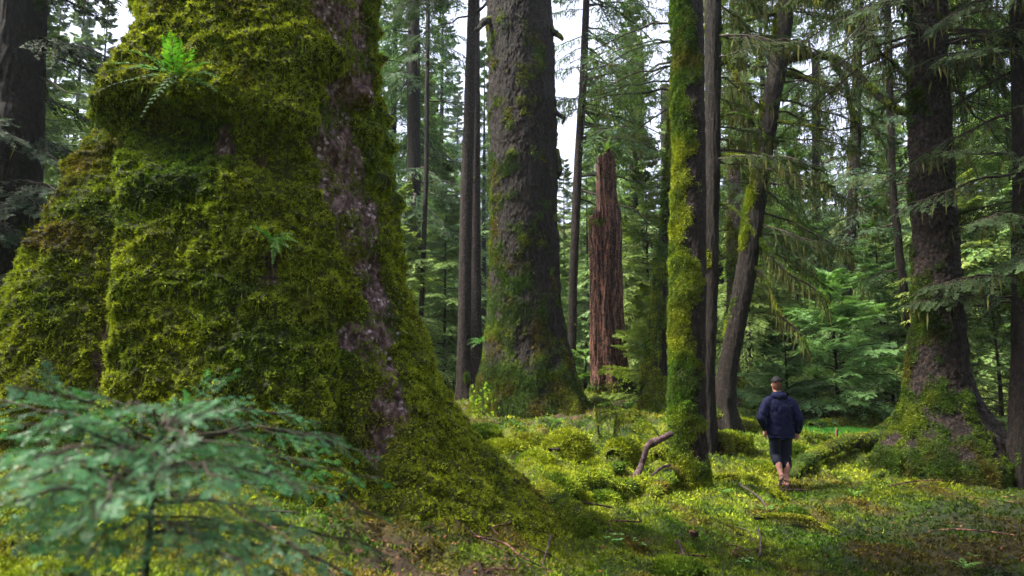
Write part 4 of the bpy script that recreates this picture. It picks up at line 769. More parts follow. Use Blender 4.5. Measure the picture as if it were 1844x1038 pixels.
for k, (a, b, w, h_, br_, lb) in enumerate([
    (1022, 818, .42, .40, .45, 'largest round moss dome in the hollow, right of the giant root'), (965, 838, .30, .17, .5, 'pale yellow moss cushion left of the largest dome'), (905, 812, .34, .15, .3, 'moss cushion closest behind the giant root'),
    (990, 868, .36, .22, .5, 'yellow moss cushion between the giant root and the largest dome'), (1000, 890, .30, .24, .2, 'dark sided moss dome beside the tip of the giant root'), (1060, 838, .24, .10, .4, 'low moss cushion in front of the largest dome'),
    (1120, 812, .26, .22, .4, 'moss dome left of the curled cushioned log'), (870, 790, .28, .14, .1, 'dull moss cushion under the brown rise'), (950, 800, .24, .12, .2, 'small moss cushion at the foot of the brown rise'),
    (1085, 905, .22, .16, .1, 'moss lump on the near side of the knobbly log'), (1040, 905, .20, .14, .1, 'small moss lump left of the knobbly log'), (1035, 960, .16, .13, -.1, 'dark green moss hump near the tip of the thin root ridge'), (1215, 1030, .22, .10, .1, 'green moss hump at the bottom edge below the shaggy trunk'),
    (1430, 815, .22, .13, .2, 'moss hump left of the legs of the walker'), (1560, 815, .25, .16, .1, 'moss hump beyond the left root of the spruce with moss rings'), (1375, 845, .4, .10, .2, 'broad low moss swelling left of the shorts of the walker'), (1340, 770, .3, .18, .3, 'bright moss hump right of the leaning trunk foot'),
    (1430, 935, .18, .14, 0, 'dark mossy hump with a twiggy side in front of the walker'), (1130, 762, .3, .2, .0, 'brown rotten hump right of the broad spruce root')]):
    mound(a, b, w, h_, lb, 300+k, br_)
# moss draped dead saplings
def draped(px_, py, h_, label, seed, n=70):
    p = gr(px_, py, -.05); rng = np.random.default_rng(seed); top = p+np.array([rng.normal(0, .1), 0, h_])
    root = empty('draped_stem', tuple(p), label, 'dead stem'); mossy_tube('stem', root, [p, (p+top)/2+rng.normal(0, .04, 3), top], .02, .01, .7, seed=seed, nb=300, nu=8, n=24, strand=n//2, sL=.3, scol=(.17, .17, .05))
    for k in range(3):
        q = p+(top-p)*(.45+.2*k); e = q+np.array([rng.uniform(-.6, .6), rng.uniform(-.2, .2), rng.uniform(-.05, .2)])
        mossy_tube('side_branch', root, [q, (q+e)/2+np.array([0, 0, .06]), e], .012, .005, .8, seed=seed+k+1, nb=200, nu=6, n=16, strand=n//3, sL=.28, scol=(.18, .18, .05))
draped(1080, 800, .75, 'upright dead stem hung with pale moss in front of the snag', 401)
draped(1103, 792, .6, 'shorter moss hung stem right of the pale draped one in front of the snag', 403)
draped(845, 738, .6, 'pale brown moss hung stub at the foot of the slender pair', 405, 120)
draped(1470, 752, 1.0, 'pale moss tangled dead brush behind the right shoulder of the walker', 407, 160)
draped(1500, 752, .9, 'pale dry brush right of the tangle behind the walker', 409, 160)
draped(1345, 745, 1.2, 'dark crooked dead stem right of the leaning trunk foot', 411, 10)
# ------------------------------------------------------------------ small plants
def pinnate(acc, P, D, U, L, n, pl, pw, c1, c2, rng, sag=.35):
    t = (np.arange(n)+.5)/n; S = nz(np.cross(D, U)); pos = P+D*(L*t)[:, None]-np.array([0, 0, 1.])*(sag*L*t**2)[:, None]
    T = nz(D-np.array([0, 0, 1.])*(2*sag*t)[:, None]); sh = np.clip(np.minimum(t*4+.4, 1.1*(1-t)+.08), .08, 1)
    for sg in (-1, 1):
        d = nz(S*sg*.9+T*.45+rng.normal(0, .07, T.shape)); w = nz(np.cross(d, np.cross(S, T))); w = nz(T-d*(T*d).sum(-1, keepdims=True))
        c = c1+(c2-c1)*rng.random((n, 1)); acc.add(*quads(pos, d, w, pl*sh, np.full(n, pw)*(.5+.5*sh), c))
    v, f, _ = tube_g(np.vstack([[P], pos]), np.linspace(.0025, .001, n+1), 4); acc.add(v, f, c1*.6)
def fern(pxy, Y, n, L, label, seed, dirs=None, name='licorice_fern', pl=.3, c=((.04, .14, .012), (.10, .28, .03)), base=None):
    b = base if base is not None else at(*pxy, Y); rng = np.random.default_rng(seed); root = empty(name, tuple(b), label, 'fern')
    for k in range(n):
        if dirs is not None: d = np.array([dirs[k][0], -.55, dirs[k][1]], float); l = dirs[k][2]
        else: a = k*2.4+rng.random(); d = np.array([math.cos(a), math.sin(a), .8]); l = L*rng.uniform(.7, 1.1)
        d /= np.linalg.norm(d); acc = Acc(); U = np.array([0, -.45, .9]) if dirs is not None else np.array([0, 0, 1.])
        pinnate(acc, b+rng.normal(0, .012, 3), d, U, l*1.15, 12, l*pl, l*.065, np.array(c[0]), np.array(c[1]), rng); acc.build('frond', M['leaf'], root, smooth=False)
def surf_pt(px_, py):
    p = t1_anchor(px_, py); return p+nz(np.array([0, 0, CAMZ])-p)*.24
fb = surf_pt(318, 135)
fern(None, 0, 13, .3, 'bright green fern clump sprouting from under the moss burl of the giant', 420, dirs=[(-1.3, .5, .52), (-1.2, .2, .46), (-1.1, -.1, .44), (-.8, .75, .40), (-.1, 1.2, .34), (.35, 1.0, .34), (.9, .45, .42), (1.3, .15, .40), (1.3, -.1, .36), (.5, .5, .34), (-.5, .4, .34), (-.5, -.9, .32), (.2, .7, .4), (.8, -.3, .36), (-.9, .35, .5)], base=fb)
fb = surf_pt(488, 432)
fern(None, 0, 7, .22, 'small bright fern on the middle of the giant above a dark hole', 421, dirs=[(-.7, .9, .22), (-.2, .5, .2), (.9, .2, .26), (1, .5, .24), (.4, -.2, .2), (.1, -.8, .16), (.8, -.1, .2)], base=fb)
fern(None, 0, 5, .3, 'small fern sprouting from the left edge of the broad spruce foot', 422, dirs=[(-1, .5, .4), (-.8, .1, .4), (-.2, 1, .35), (-.9, -.3, .3), (.2, .6, .3)], base=at(868, 615, 17.7))
fern(None, 0, 5, .3, 'tiny bright fern crowning the top of the broken snag', 423, dirs=[(-1, .9, .6), (-.4, 1.2, .65), (.3, 1.2, .65), (1, .8, .6), (.1, .5, .45), (-1, .3, .45), (1, .2, .45)], base=at(1090, 272, 21.75), c=((.18, .36, .03), (.34, .55, .06)))
for k, (a, b, L, lb) in enumerate([(1000, 762, .35, 'low fern on the brown rise before the broad spruce'), (930, 770, .25, 'tiny fern on the left of the brown rise'), (1130, 735, .5, 'fern right of the snag foot'), (1065, 725, .5, 'fern left of the snag foot'), (1215, 745, .5, 'fern behind the shaggy trunk foot'), (1650, 745, .5, 'fern at the far left of the ringed spruce'), (1760, 760, .5, 'fern behind the right root flare')]):
    fern(None, 0, 9, L, lb, 430+k, base=gr(a, b), name='forest_fern', c=((.05, .12, .02), (.10, .22, .04)))
rngf = np.random.default_rng(91); FERN0 = None
for k in range(46):
    a_ = rngf.uniform(-.30, .62); d_ = rngf.uniform(8, 22); x, y = math.sin(a_)*d_, math.cos(a_)*d_
    if FERN0 is None:
        fern(None, 0, 7, .22, 'tiny fern growing low in the moss', 470, base=np.array([x, y, H(x, y)]), name='tiny_fern', c=((.06, .15, .02), (.13, .27, .045))); FERN0 = [o for o in COL.objects if o.name.startswith('tiny_fern')][0]; FERN0['group'] = 'tiny ferns in the moss'
    else: copy_tree(FERN0, (x, y, H(x, y)-.01), rngf.random()*6.28, rngf.uniform(.5, 1.3), 'tiny fern growing low in the moss', 'tiny ferns in the moss')
def seedling(px_, py, label, seed, n=6, s=.05, c=((.10, .26, .05), (.2, .4, .12)), h_=.08):
    b = gr(px_, py); rng = np.random.default_rng(seed); root = empty('seedling', tuple(b), label, 'seedling')
    for k in range(n):
        a = k*2.4+rng.random(); p = b+np.array([rng.normal(0, .04), rng.normal(0, .04), h_*rng.uniform(.6, 1.2)]); acc = Acc()
        for j in range(3):
            q = a+j*2.094; d = nz(np.array([math.cos(q), math.sin(q), -.1])); acc.add(*quads(p[None], d[None], np.array([[-math.sin(q), math.cos(q), .15]]), np.array([s]), np.array([s*.8]), (np.array(c[0])+(np.array(c[1])-np.array(c[0]))*rng.random())[None]))
        v, f, _ = tube_g(spline([b, (b+p)/2+rng.normal(0, .005, 3), p], 5), np.full(5, .0018), 4); acc.add(v, f, np.array(c[0])*.6); acc.build('leaf', M['leaf'], root, smooth=False)
for k, (a, b, n, s_, lb) in enumerate([(1112, 985, 5, .04, 'clover like seedling on the dark moss below the root ridge'), (1150, 990, 4, .03, 'smaller clover like seedling right of its twin'), (832, 862, 8, .045, 'pale green leafy seedling on the mound below the giant'), (868, 858, 6, .045, 'leafy sprig at the edge of the giant root'), (870, 890, 6, .035, 'small sprig below the leafy one at the giant root'), (560, 905, 6, .04, 'sprig beside the tip of the foreground sapling'), (1005, 905, 4, .05, 'bright sprig at the tip of the giant root'), (1350, 1025, 6, .03, 'low seedling at the bottom edge below the red tipped twig')]):
    seedling(a, b, lb, 450+k, n, s_)
seedling(810, 885, 'yellow leafed sprig under the pale curved twig', 460, 6, .045, ((.28, .34, .03), (.4, .42, .05)))
for k, (a, b, Y, h_, lb) in enumerate([(868, 700, 17.2, .9, 'bright yellow green leafy shoot at the left foot of the broad spruce'), (1122, 700, 21.4, .8, 'leafy shoot leaning on the right side of the snag')]):
    p = at(a, 700, Y); gz = H(p[0], Y); rng = np.random.default_rng(470+k); root = empty('leafy_shoot', (p[0], Y, gz), lb, 'shrub'); acc = Acc(); n = 60
    q = np.array([p[0], Y, gz])+np.stack([rng.normal(0, .16, n), rng.normal(0, .1, n), h_*rng.random(n)], -1); d = nz(rng.normal(0, 1, (n, 3))+[0, -.2, -.3]); acc.add(*quads(q, d, nz(np.cross(d, [0, 1., .3])), np.full(n, .11), np.full(n, .06), np.array([.22, .36, .03])*(.6+.7*rng.random((n, 1))))); acc.build('leaves', M['leaf'], root, smooth=False)
    mossy_tube('stem', root, [(p[0], Y, gz-.05), (p[0]+.03, Y, gz+h_*.6), (p[0]-.03, Y, gz+h_)], .012, .005, 0, mat='twig', seed=k, nu=6, n=10)
# grass, litter
def scatter_ground(n, amin, amax, dmin, dmax, rng):
    a = rng.uniform(amin, amax, n); d = np.exp(rng.uniform(math.log(dmin), math.log(dmax), n)); x = np.sin(a)*d; y = np.cos(a)*d; o = H4(x, y); return np.stack([x, y, o[:, 0]], -1), o, d
rng = np.random.default_rng(88)
n = 22000; c0 = gr(1560, 788); P = np.stack([c0[0]+rng.normal(0, .9, n), c0[1]+rng.normal(0, 1.2, n), 0*np.ones(n)], -1); P[:, 2] = H4(P[:, 0], P[:, 1])[:, 0]
D = nz(rng.normal(0, .3, (n, 3))+[0, 0, 1]); gcl = np.array([.07, .26, .035])*(.6+.8*rng.random((n, 1)))
V, F, C = quads(P, D, nz(np.cross(D, rng.normal(0, 1, (n, 3)))), .07+.07*rng.random(n), np.full(n, .013), gcl); o = mesh('grass', V, F, M['leaf'], smooth=False, attrs={'col': C}); tag(o, 'vivid green grass patch in the hollow behind the walker', 'grass', kind='stuff')
P, o4, d = scatter_ground(26000, -R(42), R(42), 2.5, 22, rng); kp = rng.random(len(P)) < np.clip(1.05-o4[:, 1]+.25*o4[:, 3], .06, 1); P, d = P[kp], d[kp]; n = len(P)
D = nz(rng.normal(0, 1, (n, 3))*[1, 1, .25]); lc = np.array([[.11, .04, .02], [.07, .035, .016], [.15, .085, .035], [.14, .035, .025], [.04, .02, .012]])[rng.integers(0, 5, n)]*(.5+.9*rng.random((n, 1)))
V, F, C = quads(P+[0, 0, .015]+D*0, D, nz(np.cross(D, [0, 0, 1.])+rng.normal(0, .3, (n, 3))), .012+.0045*d*(.5+rng.random(n)), (.004+.0010*d)*(.6+1.2*rng.random(n)), lc); o = mesh('leaf_litter', V, F, M['litter'], smooth=False, attrs={'col': C}); tag(o, 'brown and reddish needles and leaf scraps scattered over the moss', 'leaf litter', kind='stuff')
rngt = np.random.default_rng(66); TW = []
for k in range(90):
    a_ = rngt.uniform(-.42, .66); d_ = math.exp(rngt.uniform(math.log(3.2), math.log(17))); x, y = math.sin(a_)*d_, math.cos(a_)*d_
    if math.hypot(x+2.5, y-6.5) < 2.3: continue
    lb = 'loose twig lying in the moss and needle litter'; gp = 'loose twigs in the litter'
    if k % 18 == 0 or not TW:
        L_ = .35; pt = np.array([[-L_, 0, .0], [-L_*.3, rngt.normal(0, .04), .03], [L_*.4, rngt.normal(0, .05), .035], [L_, rngt.normal(0, .05), .005]])
        o = mossy_tube('loose_twig', None, pt, .009, .004, 0, mat='wood' if k % 36 else 'red', seed=700+k, nu=6, n=20); tag(o, lb, 'twig', gp); TW.append(o)
    else: o = TW[-1].copy(); COL.objects.link(o)
    o.location = (x, y, H(x, y)+.012); o.rotation_euler = (rngt.normal(0, .12), rngt.normal(0, .12), rngt.random()*6.28); q = rngt.uniform(.35, 1.3)*(.5+d_*.06); o.scale = (q, q, q)
# a dark fungus on the moss
fp = gr(1248, 972, .03); o = mossy_tube('bracket_fungus', None, [fp, fp+[.01, 0, .03], fp+[.012, 0, .055]], .045, .05, 0, mat='red', seed=90, nu=14, n=10); tag(o, 'small dark red round fungus on the bright moss below the shaggy trunk', 'fungus')
# ================================================================== foreground hemlock sapling
def sapling():
    rng = np.random.default_rng(500); b = at(262, 1100, 2.15); b[2] = min(b[2], H(b[0], b[1]))-.02
    root = empty('hemlock_sapling', tuple(b), 'blurred wet hemlock sapling with blue green sprays in the near foreground', 'sapling')
    st = spline([b, at(262, 1030, 2.15), at(272, 930, 2.15), at(276, 850, 2.15), at(290, 780, 2.2), at(300, 735, 2.3)], 40); v, f, _ = tube_g(st, np.linspace(.012, .004, 40), 10); a = Acc(); a.add(v, f); a.build('stem', M['twig'], root)
    wood, leaf = Acc(), Acc(); P, D, L, K = [], [], [], []
    spec = [((276, 840, 2.15), (655, 880, 2.5)), ((282, 810, 2.15), (600, 800, 2.5)), ((290, 780, 2.2), (470, 745, 2.5)), ((290, 780, 2.2), (380, 725, 2.6)), ((282, 800, 2.15), (10, 690, 1.75)), ((288, 780, 2.2), (130, 700, 2.3)), ((276, 830, 2.15), (-60, 770, 1.6)),
            ((276, 850, 2.15), (60, 830, 1.5)), ((276, 860, 2.15), (180, 930, 1.5)), ((274, 880, 2.15), (-30, 880, 1.5)), ((272, 900, 2.15), (500, 950, 2.0)), ((270, 930, 2.15), (560, 1030, 2.1)), ((268, 950, 2.15), (430, 1040, 1.8)), ((276, 850, 2.15), (520, 890, 1.95)), ((276, 860, 2.15), (400, 880, 1.7)),
            ((288, 780, 2.2), (230, 740, 1.7)), ((282, 800, 2.15), (330, 800, 1.6)), ((276, 850, 2.15), (640, 940, 2.45)), ((272, 900, 2.15), (120, 960, 1.7)), ((268, 960, 2.15), (600, 1060, 2.3)), ((290, 770, 2.2), (560, 770, 2.7)), ((280, 820, 2.15), (-40, 720, 2.2)), ((280, 830, 2.15), (420, 810, 2.3)), ((284, 800, 2.15), (120, 760, 2.0)), ((276, 860, 2.15), (-20, 830, 2.0)), ((272, 880, 2.15), (60, 900, 1.8)), ((272, 890, 2.15), (590, 900, 2.3)), ((272, 900, 2.15), (520, 1000, 1.9)), ((268, 940, 2.15), (480, 1000, 2.4)), ((268, 960, 2.15), (640, 1010, 2.5)), ((280, 830, 2.15), (200, 830, 1.7)), ((286, 790, 2.15), (640, 830, 2.6)), ((282, 810, 2.15), (470, 830, 2.0)), ((270, 930, 2.15), (60, 990, 1.7)), ((270, 940, 2.15), (150, 1030, 1.7)), ((272, 900, 2.15), (-60, 940, 1.6)), ((270, 950, 2.15), (360, 990, 1.8)), ((268, 980, 2.15), (540, 1080, 2.2)), ((272, 910, 2.15), (30, 860, 1.4))]
    for s_, e_ in spec:
        p, e = at(*s_), at(*e_); l = np.linalg.norm(e-p)*1.12; k = .60/max(l, .3)*.5; d = (e-p+np.array([0, 0, k*l*l]))/l; P.append(p); D.append(d/np.linalg.norm(d)); L.append(l); K.append(k)
    P, D, L, K = map(np.array, (P, D, L, K))
    crown(rng, P, D, L, K, det=2, n1=13, n2=6, n3=34, leafL=.0120, leafW=.0023, col=(.010, .05, .018), col2=(.085, .25, .10), l1=.44, l2=.60, wood=wood, leaf=leaf, wr=.005, dr=.25, ws=.3, roll=.45)
    wood.build('branches', M['twig'], root); leaf.build('needles', M['wetneedle'], root, smooth=False)
sapling()
#==PERSON==
# ================================================================== the walker
def simple(name, c, rough=.7, spec=.3, bump=0, bs=60):
    m, n, l, o = newmat(name); p = n.new('ShaderNodeBsdfPrincipled'); p.inputs['Roughness'].default_value = rough; p.inputs['Specular IOR Level'].default_value = spec
    tx = n.new('ShaderNodeTexNoise'); tx.inputs['Scale'].default_value = bs; tx.inputs['Detail'].default_value = 4; cr = n.new('ShaderNodeMix'); cr.data_type = 'RGBA'; cr.inputs[6].default_value = (*[v*.75 for v in c], 1); cr.inputs[7].default_value = (*[v*1.25 for v in c], 1)
    tc = n.new('ShaderNodeTexCoord'); l.new(tc.outputs['Object'], tx.inputs[0]); l.new(tx.outputs[0], cr.inputs[0]); l.new(cr.outputs[2], p.inputs['Base Color'])
    if bump: b = n.new('ShaderNodeBump'); b.inputs['Strength'].default_value = bump; b.inputs['Distance'].default_value = .01; l.new(tx.outputs[0], b.inputs['Height']); l.new(b.outputs[0], p.inputs['Normal'])
    l.new(p.outputs[0], o.inputs[0]); return m
M['skin'] = simple('skin', (.46, .22, .17), .55, .3); M['jacket'] = simple('navy_jacket', (.0055, .007, .034), .7, .15, .5, 25); M['shorts'] = simple('dark_shorts', (.008, .010, .022), .8, .2, .3, 25)
M['cap'] = simple('black_cap', (.010, .009, .012), .7, .2); M['hair'] = simple('brown_hair', (.13, .06, .035), .7, .2, .5, 80); M['sole'] = simple('sandal', (.035, .03, .055), .6, .3)
def ell_tube(path, rx, ry, nu=20):                 # rings stay level: rx along x, ry along y
    path = np.asarray(path, float); th = np.linspace(0, 2*np.pi, nu, endpoint=False); rx = np.asarray(rx); ry = np.asarray(ry)
    V = path[:, None]+np.stack([np.outer(rx, np.cos(th)), np.outer(ry, np.sin(th)), np.zeros((len(path), nu))], -1); return V.reshape(-1, 3), gridfaces(nu, len(path))
def closed(path, rad, nu=14, n=24):
    p = spline(path, n); r = np.interp(np.linspace(0, 1, n), np.linspace(0, 1, len(rad)), rad); T = nz(np.gradient(p, axis=0))
    q = np.linspace(0, np.pi/2, 5)[:-1]
    a = [p[0]-T[0]*r[0]*np.cos(x) for x in q]; ar = [r[0]*np.sin(x)+1e-4 for x in q]; b = [p[-1]+T[-1]*r[-1]*np.cos(x) for x in q[::-1]]; br = [r[-1]*np.sin(x)+1e-4 for x in q[::-1]]
    P = np.vstack([a, p, b]); rr = np.concatenate([ar, r, br]); v, f, _ = tube_g(P, rr, nu); return v, f
def lofted(zs, cx, cy_, rx, ry, n=30):
    u = np.linspace(0, len(zs)-1, n); k = np.arange(len(zs)); g = [spline(np.stack([zs, cx, cy_], -1), n)]
    z, x, y = g[0].T; a = spline(np.stack([rx, ry, ry], -1), n); p = np.stack([x, y, z], -1); rx_, ry_ = np.abs(a[:, 0]), np.abs(a[:, 1])
    p = np.vstack([[p[0]], p, [p[-1]]]); rx_ = np.concatenate([[1e-4], rx_, [1e-4]]); ry_ = np.concatenate([[1e-4], ry_, [1e-4]]); return ell_tube(p, rx_, ry_, 24)
def fuse(name, pieces, voxel, mat, parent, smooth_it=4, disp=None):
    a = Acc()
    for v, f in pieces: a.add(v, f)
    V = np.concatenate(a.V); F = np.concatenate(a.F); o = mesh(name, V, F, mat)
    m = o.modifiers.new('r', 'REMESH'); m.mode = 'VOXEL'; m.voxel_size = voxel; s_ = o.modifiers.new('s', 'SMOOTH'); s_.iterations = smooth_it; s_.factor = .5
    dg = bpy.context.evaluated_depsgraph_get(); me = bpy.data.meshes.new_from_object(o.evaluated_get(dg)); o.modifiers.clear(); old = o.data; o.data = me; bpy.data.meshes.remove(old)
    if disp:
        n = len(me.vertices); co = np.empty(n*3); me.vertices.foreach_get('co', co); co = co.reshape(-1, 3); nn = np.empty(n*3); me.vertices.foreach_get('normal', nn); nn = nn.reshape(-1, 3); co = co+nn*disp(co)[:, None]; me.vertices.foreach_set('co', co.ravel()); me.update()
    me.polygons.foreach_set('use_smooth', [True]*len(me.polygons)); me.materials.clear(); me.materials.append(mat); o.parent = parent; return o
def walker():
    f = at(1416, 886, 11.7); f[2] = H(f[0], f[1]); print('FOOT', project([f, f+np.array([0, 0, 1.81])])); root = empty('person', (0, 0, 0), 'person in navy jacket, dark knee shorts and black cap walking away', 'person')
    A = np.array
    # pose: x right, y away from the camera, z up. right leg carries the weight, left heel lifts behind
    hipR, hipL = A([.10, .02, .90]), A([-.10, .02, .90]); kR, kL = A([.095, .05, .50]), A([-.085, .06, .52]); aR, aL = A([.055, -.02, .09]), A([-.075, -.16, .20])
    body = [lofted(A([.86, .95, 1.08, 1.22, 1.36, 1.45, 1.50]), A([0, 0, 0, 0, 0, 0, 0.]), A([.02, .02, .02, .02, .03, .04, .05]), A([.14, .165, .145, .155, .175, .13, .06]), A([.09, .11, .095, .10, .11, .08, .055])),
            closed([[0, .05, 1.44], [0, .07, 1.52], [0, .09, 1.60]], [.062, .055, .058]), lofted(A([1.545, 1.58, 1.63, 1.69, 1.74, 1.785, 1.80]), A([0.]*7), A([.13, .115, .10, .095, .095, .10, .10]), A([.030, .058, .070, .077, .076, .052, .012]), A([.035, .075, .09, .098, .096, .062, .014])),
            closed([[-.074, .10, 1.70], [-.080, .095, 1.67], [-.074, .10, 1.645]], [.010, .012, .008]), closed([[.074, .10, 1.70], [.080, .095, 1.67], [.074, .10, 1.645]], [.010, .012, .008]),
            closed([[0, .195, 1.69], [0, .215, 1.66], [0, .20, 1.645]], [.010, .016, .012]), closed([[-.022, .19, 1.615], [0, .197, 1.617], [.022, .19, 1.615]], [.008, .009, .008]), closed([[0, .17, 1.575], [0, .185, 1.575], [0, .18, 1.57]], [.024, .02, .02]),
            closed([hipR, kR+[0, 0, .06], kR], [.092, .060, .056]), closed([kR, (kR*.62+aR*.38)+[0, -.030, 0], (kR+aR*2.4)/3.4, aR], [.054, .061, .043, .034]), closed([hipL, kL+[0, 0, .06], kL], [.092, .060, .056]), closed([kL, (kL*.62+aL*.38)+[0, -.02, .0], (kL+aL*2.4)/3.4, aL], [.054, .060, .043, .034]),
            closed([aR+[0, -.035, -.045], aR+[.005, .05, -.045], aR+[.02, .15, -.065]], [.030, .034, .026]), closed([aR+[0, -.02, .02], aR+[0, .02, -.04]], [.032, .034]), closed([aL+[0, -.035, -.03], aL+[0, .03, -.07], aL+[0, .08, -.15]], [.030, .034, .026]), closed([aL+[0, -.02, .02], aL+[0, .0, -.04]], [.032, .034])]
    for sx, A0 in ((1, aR), (-1, aL)):
        for t in range(5):
            if sx == 1: p = A0+[.02+(t-2)*.015, .155, -.067]; e = p+[0, .045-.006*t, -.004]
            else: p = A0+[(t-2)*.015, .085, -.155]; e = p+[0, .035, -.03]
            body.append(closed([p, (p+e)/2, e], [.011, .010, .008], 8, 8))
    arms = {}
    for sx in (-1, 1):
        sh = A([sx*.185, .03, 1.42]); el = A([sx*.285, -.03, 1.13]) if sx > 0 else A([-.30, -.03, 1.13]); wr = A([sx*.30, .05, .90]) if sx > 0 else A([-.235, .06, .93]); arms[sx] = (sh, el, wr)
        body += [closed([sh, (sh+el)/2, el], [.058, .050, .043]), closed([el, (el*.6+wr*.4), wr], [.043, .040, .028])]
        pc = wr+A([0, .02, -.055]); body.append(closed([wr, pc, pc+[0, .01, -.03]], [.027, .036, .034]))
        for k, (off, ln) in enumerate([(-.026, .066), (-.009, .074), (.009, .071), (.025, .058)]):   # four fingers, unequal, half curled
            p = pc+A([-sx*.004, off+.012, -.04]); m1 = p+A([-sx*.006, .004, -ln*.5]); m2 = m1+A([-sx*.020, .004, -ln*.38]); body.append(closed([p, m1, m2], [.0105, .0095, .0075], 8, 10))
        p = pc+A([-sx*.012, .030, .015]); body.append(closed([p, p+[-sx*.012, .022, -.03], p+[-sx*.018, .022, -.058]], [.012, .010, .008], 8, 10))
    b = fuse('body', body, .0075, M['skin'], root, 3)
    jk = [lofted(A([.80, .84, .95, 1.10, 1.25, 1.38, 1.46, 1.505]), A([0.01, .01, 0, 0, 0, 0, 0, 0]), A([.01, .01, .01, .01, .01, .03, .045, .06]), A([.222, .226, .222, .215, .218, .215, .155, .075]), A([.140, .145, .145, .140, .142, .138, .105, .07]))]
    for sx in (-1, 1):
        sh, el, wr = arms[sx]; jk += [closed([sh+[-sx*.03, 0, -.01], sh+[sx*.018, -.01, -.06], (sh+el)/2+[sx*.02, 0, 0], el+[sx*.012, 0, 0]], [.083, .086, .078, .074]), closed([el+[sx*.012, 0, 0], el*.5+wr*.5+[sx*.008, 0, 0], wr+[0, 0, .03]], [.074, .068, .056])]
    fold = lambda c: .014*fbm(c*A([9, 9, 4.]), 3, 5)+.016*np.abs(vn(np.stack([c[:, 0]*16+c[:, 2]*9, c[:, 1]*10, c[:, 2]*7-c[:, 0]*7], -1), 8))-.004*np.exp(-((c[:, 2]-1.36)/.006)**2)*(np.abs(c[:, 0]) < .2)-.008*np.exp(-((c[:, 2]-.845)/.01)**2)
    jo = fuse('jacket', jk, .008, M['jacket'], root, 3, fold)
    fuse('hood', [closed([[-.10, .03, 1.485], [-.07, -.045, 1.50], [0, -.072, 1.495], [.07, -.045, 1.50], [.10, .03, 1.485]], [.040, .048, .052, .048, .040]), closed([[-.085, .08, 1.53], [-.06, -.01, 1.545], [0, -.03, 1.545], [.06, -.01, 1.545], [.085, .08, 1.53]], [.024, .030, .032, .030, .024])], .007, M['jacket'], jo, 4, lambda c: .006*fbm(c*14, 3, 3))
    hemf = lambda c: .007*fbm(c*A([14, 14, 6.]), 3, 15)
    fuse('shorts', [lofted(A([.80, .90, .98, 1.02]), A([0.]*4), A([.02]*4), A([.175, .180, .160, .14]), A([.125, .125, .11, .10])), closed([hipR+[.0, 0, -.02], (hipR+kR)/2, kR, kR*.62+aR*.38+[.0, -.005, 0]], [.104, .095, .085, .084]), closed([hipL+[.0, 0, -.02], (hipL+kL)/2, kL, kL*.66+aL*.34+[.0, -.005, 0]], [.104, .094, .084, .082])], .008, M['shorts'], root, 3, hemf)
    # hair: a close cap of hair over skull and nape; cap over it with the strap gap at the back
    hr = lofted(A([1.585, 1.62, 1.67, 1.73, 1.785, 1.805]), A([0.]*6), A([.085, .085, .085, .088, .095, .10]), A([.045, .066, .080, .081, .056, .015]), A([.060, .080, .094, .097, .066, .016])); fuse('hair', [hr], .006, M['hair'], b, 2, lambda c: .004*fbm(c*45, 2, 3))
    nu, nv = 40, 18; th = np.linspace(0, 2*np.pi, nu, endpoint=False); ph = np.linspace(.03, 1.42, nv); PH, TH = np.meshgrid(ph, th, indexing='ij'); d = np.stack([np.sin(PH)*np.cos(TH), np.sin(PH)*np.sin(TH), np.cos(PH)], -1).reshape(-1, 3)
    V = A([0, .09, 1.715])+d*A([.094, .118, .116]); F = gridfaces(nu, nv)[:, ::-1]; cen = V[F].mean(1)-A([0, .09, 1.715])
    hole = (cen[:, 1] < -.06) & (np.hypot(cen[:, 0]/.040, (cen[:, 2]-.012)/.036) < 1) & (cen[:, 2] > .010); F = F[~hole]
    cp = mesh('cap', V, F, M['cap'], b, local=False); so = cp.modifiers.new('t', 'SOLIDIFY'); so.thickness = .004
    pk = [closed([[-.05, .18, 1.735], [0, .235, 1.735], [.05, .18, 1.735]], [.014, .016, .014])]; v, f_ = pk[0]; v = v.copy(); v[:, 2] = 1.732+(v[:, 2]-1.735)*.35-(v[:, 0]**2)*4; mesh('cap_peak', v, f_, M['cap'], cp)
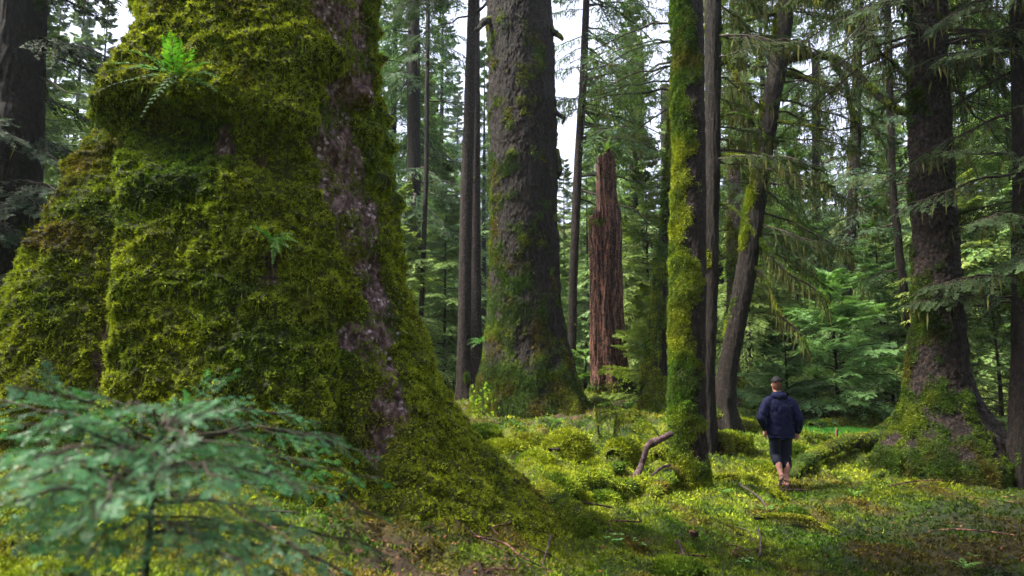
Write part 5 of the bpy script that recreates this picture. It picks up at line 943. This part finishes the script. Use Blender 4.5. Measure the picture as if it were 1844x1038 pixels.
    for nm, A0, ang_ in (('sandal', aR, 0), ('sandal', aL, .9)):
        n = 26; t = np.linspace(0, 2*np.pi, n, endpoint=False); out = np.stack([.045*np.cos(t)*(1+.12*np.sin(t)), .135*np.sin(t)], -1); pts = []
        for zz in (-.092, -.072): pts.append(np.stack([out[:, 0]+.012, out[:, 1]+.065, np.full(n, zz)], -1))
        q = np.concatenate([pts[0], pts[1], [[.012, .065, -.092]], [[.012, .065, -.072]]]); F = [[i, (i+1) % n, n+(i+1) % n, n+i] for i in range(n)]+[[2*n, (i+1) % n, i, i] for i in range(n)]+[[2*n+1, n+i, n+(i+1) % n, n+(i+1) % n] for i in range(n)]
        ca, sa = math.cos(-ang_), math.sin(-ang_); y, z = q[:, 1].copy(), q[:, 2].copy(); q[:, 1] = y*ca-z*sa; q[:, 2] = y*sa+z*ca
        F = [f_ for f_ in F]; so_ = mesh(nm, q+A0, F, M['sole'], b)
        st = [A([-.032, .03, -.07]), A([-.036, .06, -.03]), A([0.01, .075, .0]), A([.045, .06, -.03]), A([.05, .03, -.07])]; st = [A([s[0], s[1]*ca-s[2]*sa, s[1]*sa+s[2]*ca]) for s in st]
        v, g_ = closed([A0+s*1.1 for s in st], [.010]*5, 8, 20); mesh('strap', v, g_, M['sole'], so_)
    root.location = (f[0]-.05, f[1], f[2]-.0); root.rotation_euler = (0, 0, R(-2)); root.scale = (1.0, 1.0, 1.0)
    return root
W = walker()
# ================================================================== mist between the trees
def haze():
    top = 75; x0, x1, y0, y1, z0 = -260, 260, -150, 420, -6
    V = [(x, y, z) for z in (z0, top) for x, y in ((x0, y0), (x1, y0), (x1, y1), (x0, y1))]; F = [(0, 3, 2, 1), (4, 5, 6, 7), (0, 1, 5, 4), (1, 2, 6, 5), (2, 3, 7, 6), (3, 0, 4, 7)]
    m, n, l, o = newmat('haze'); p = n.new('ShaderNodeVolumePrincipled'); p.inputs['Color'].default_value = (.80, .92, 1, 1); p.inputs['Density'].default_value = .0004; p.inputs['Anisotropy'].default_value = .3; l.new(p.outputs[0], o.inputs['Volume'])
    h = mesh('haze', V, F, m, smooth=False); tag(h, 'thin cool mist hanging between the trees', 'haze', kind='stuff')
haze()
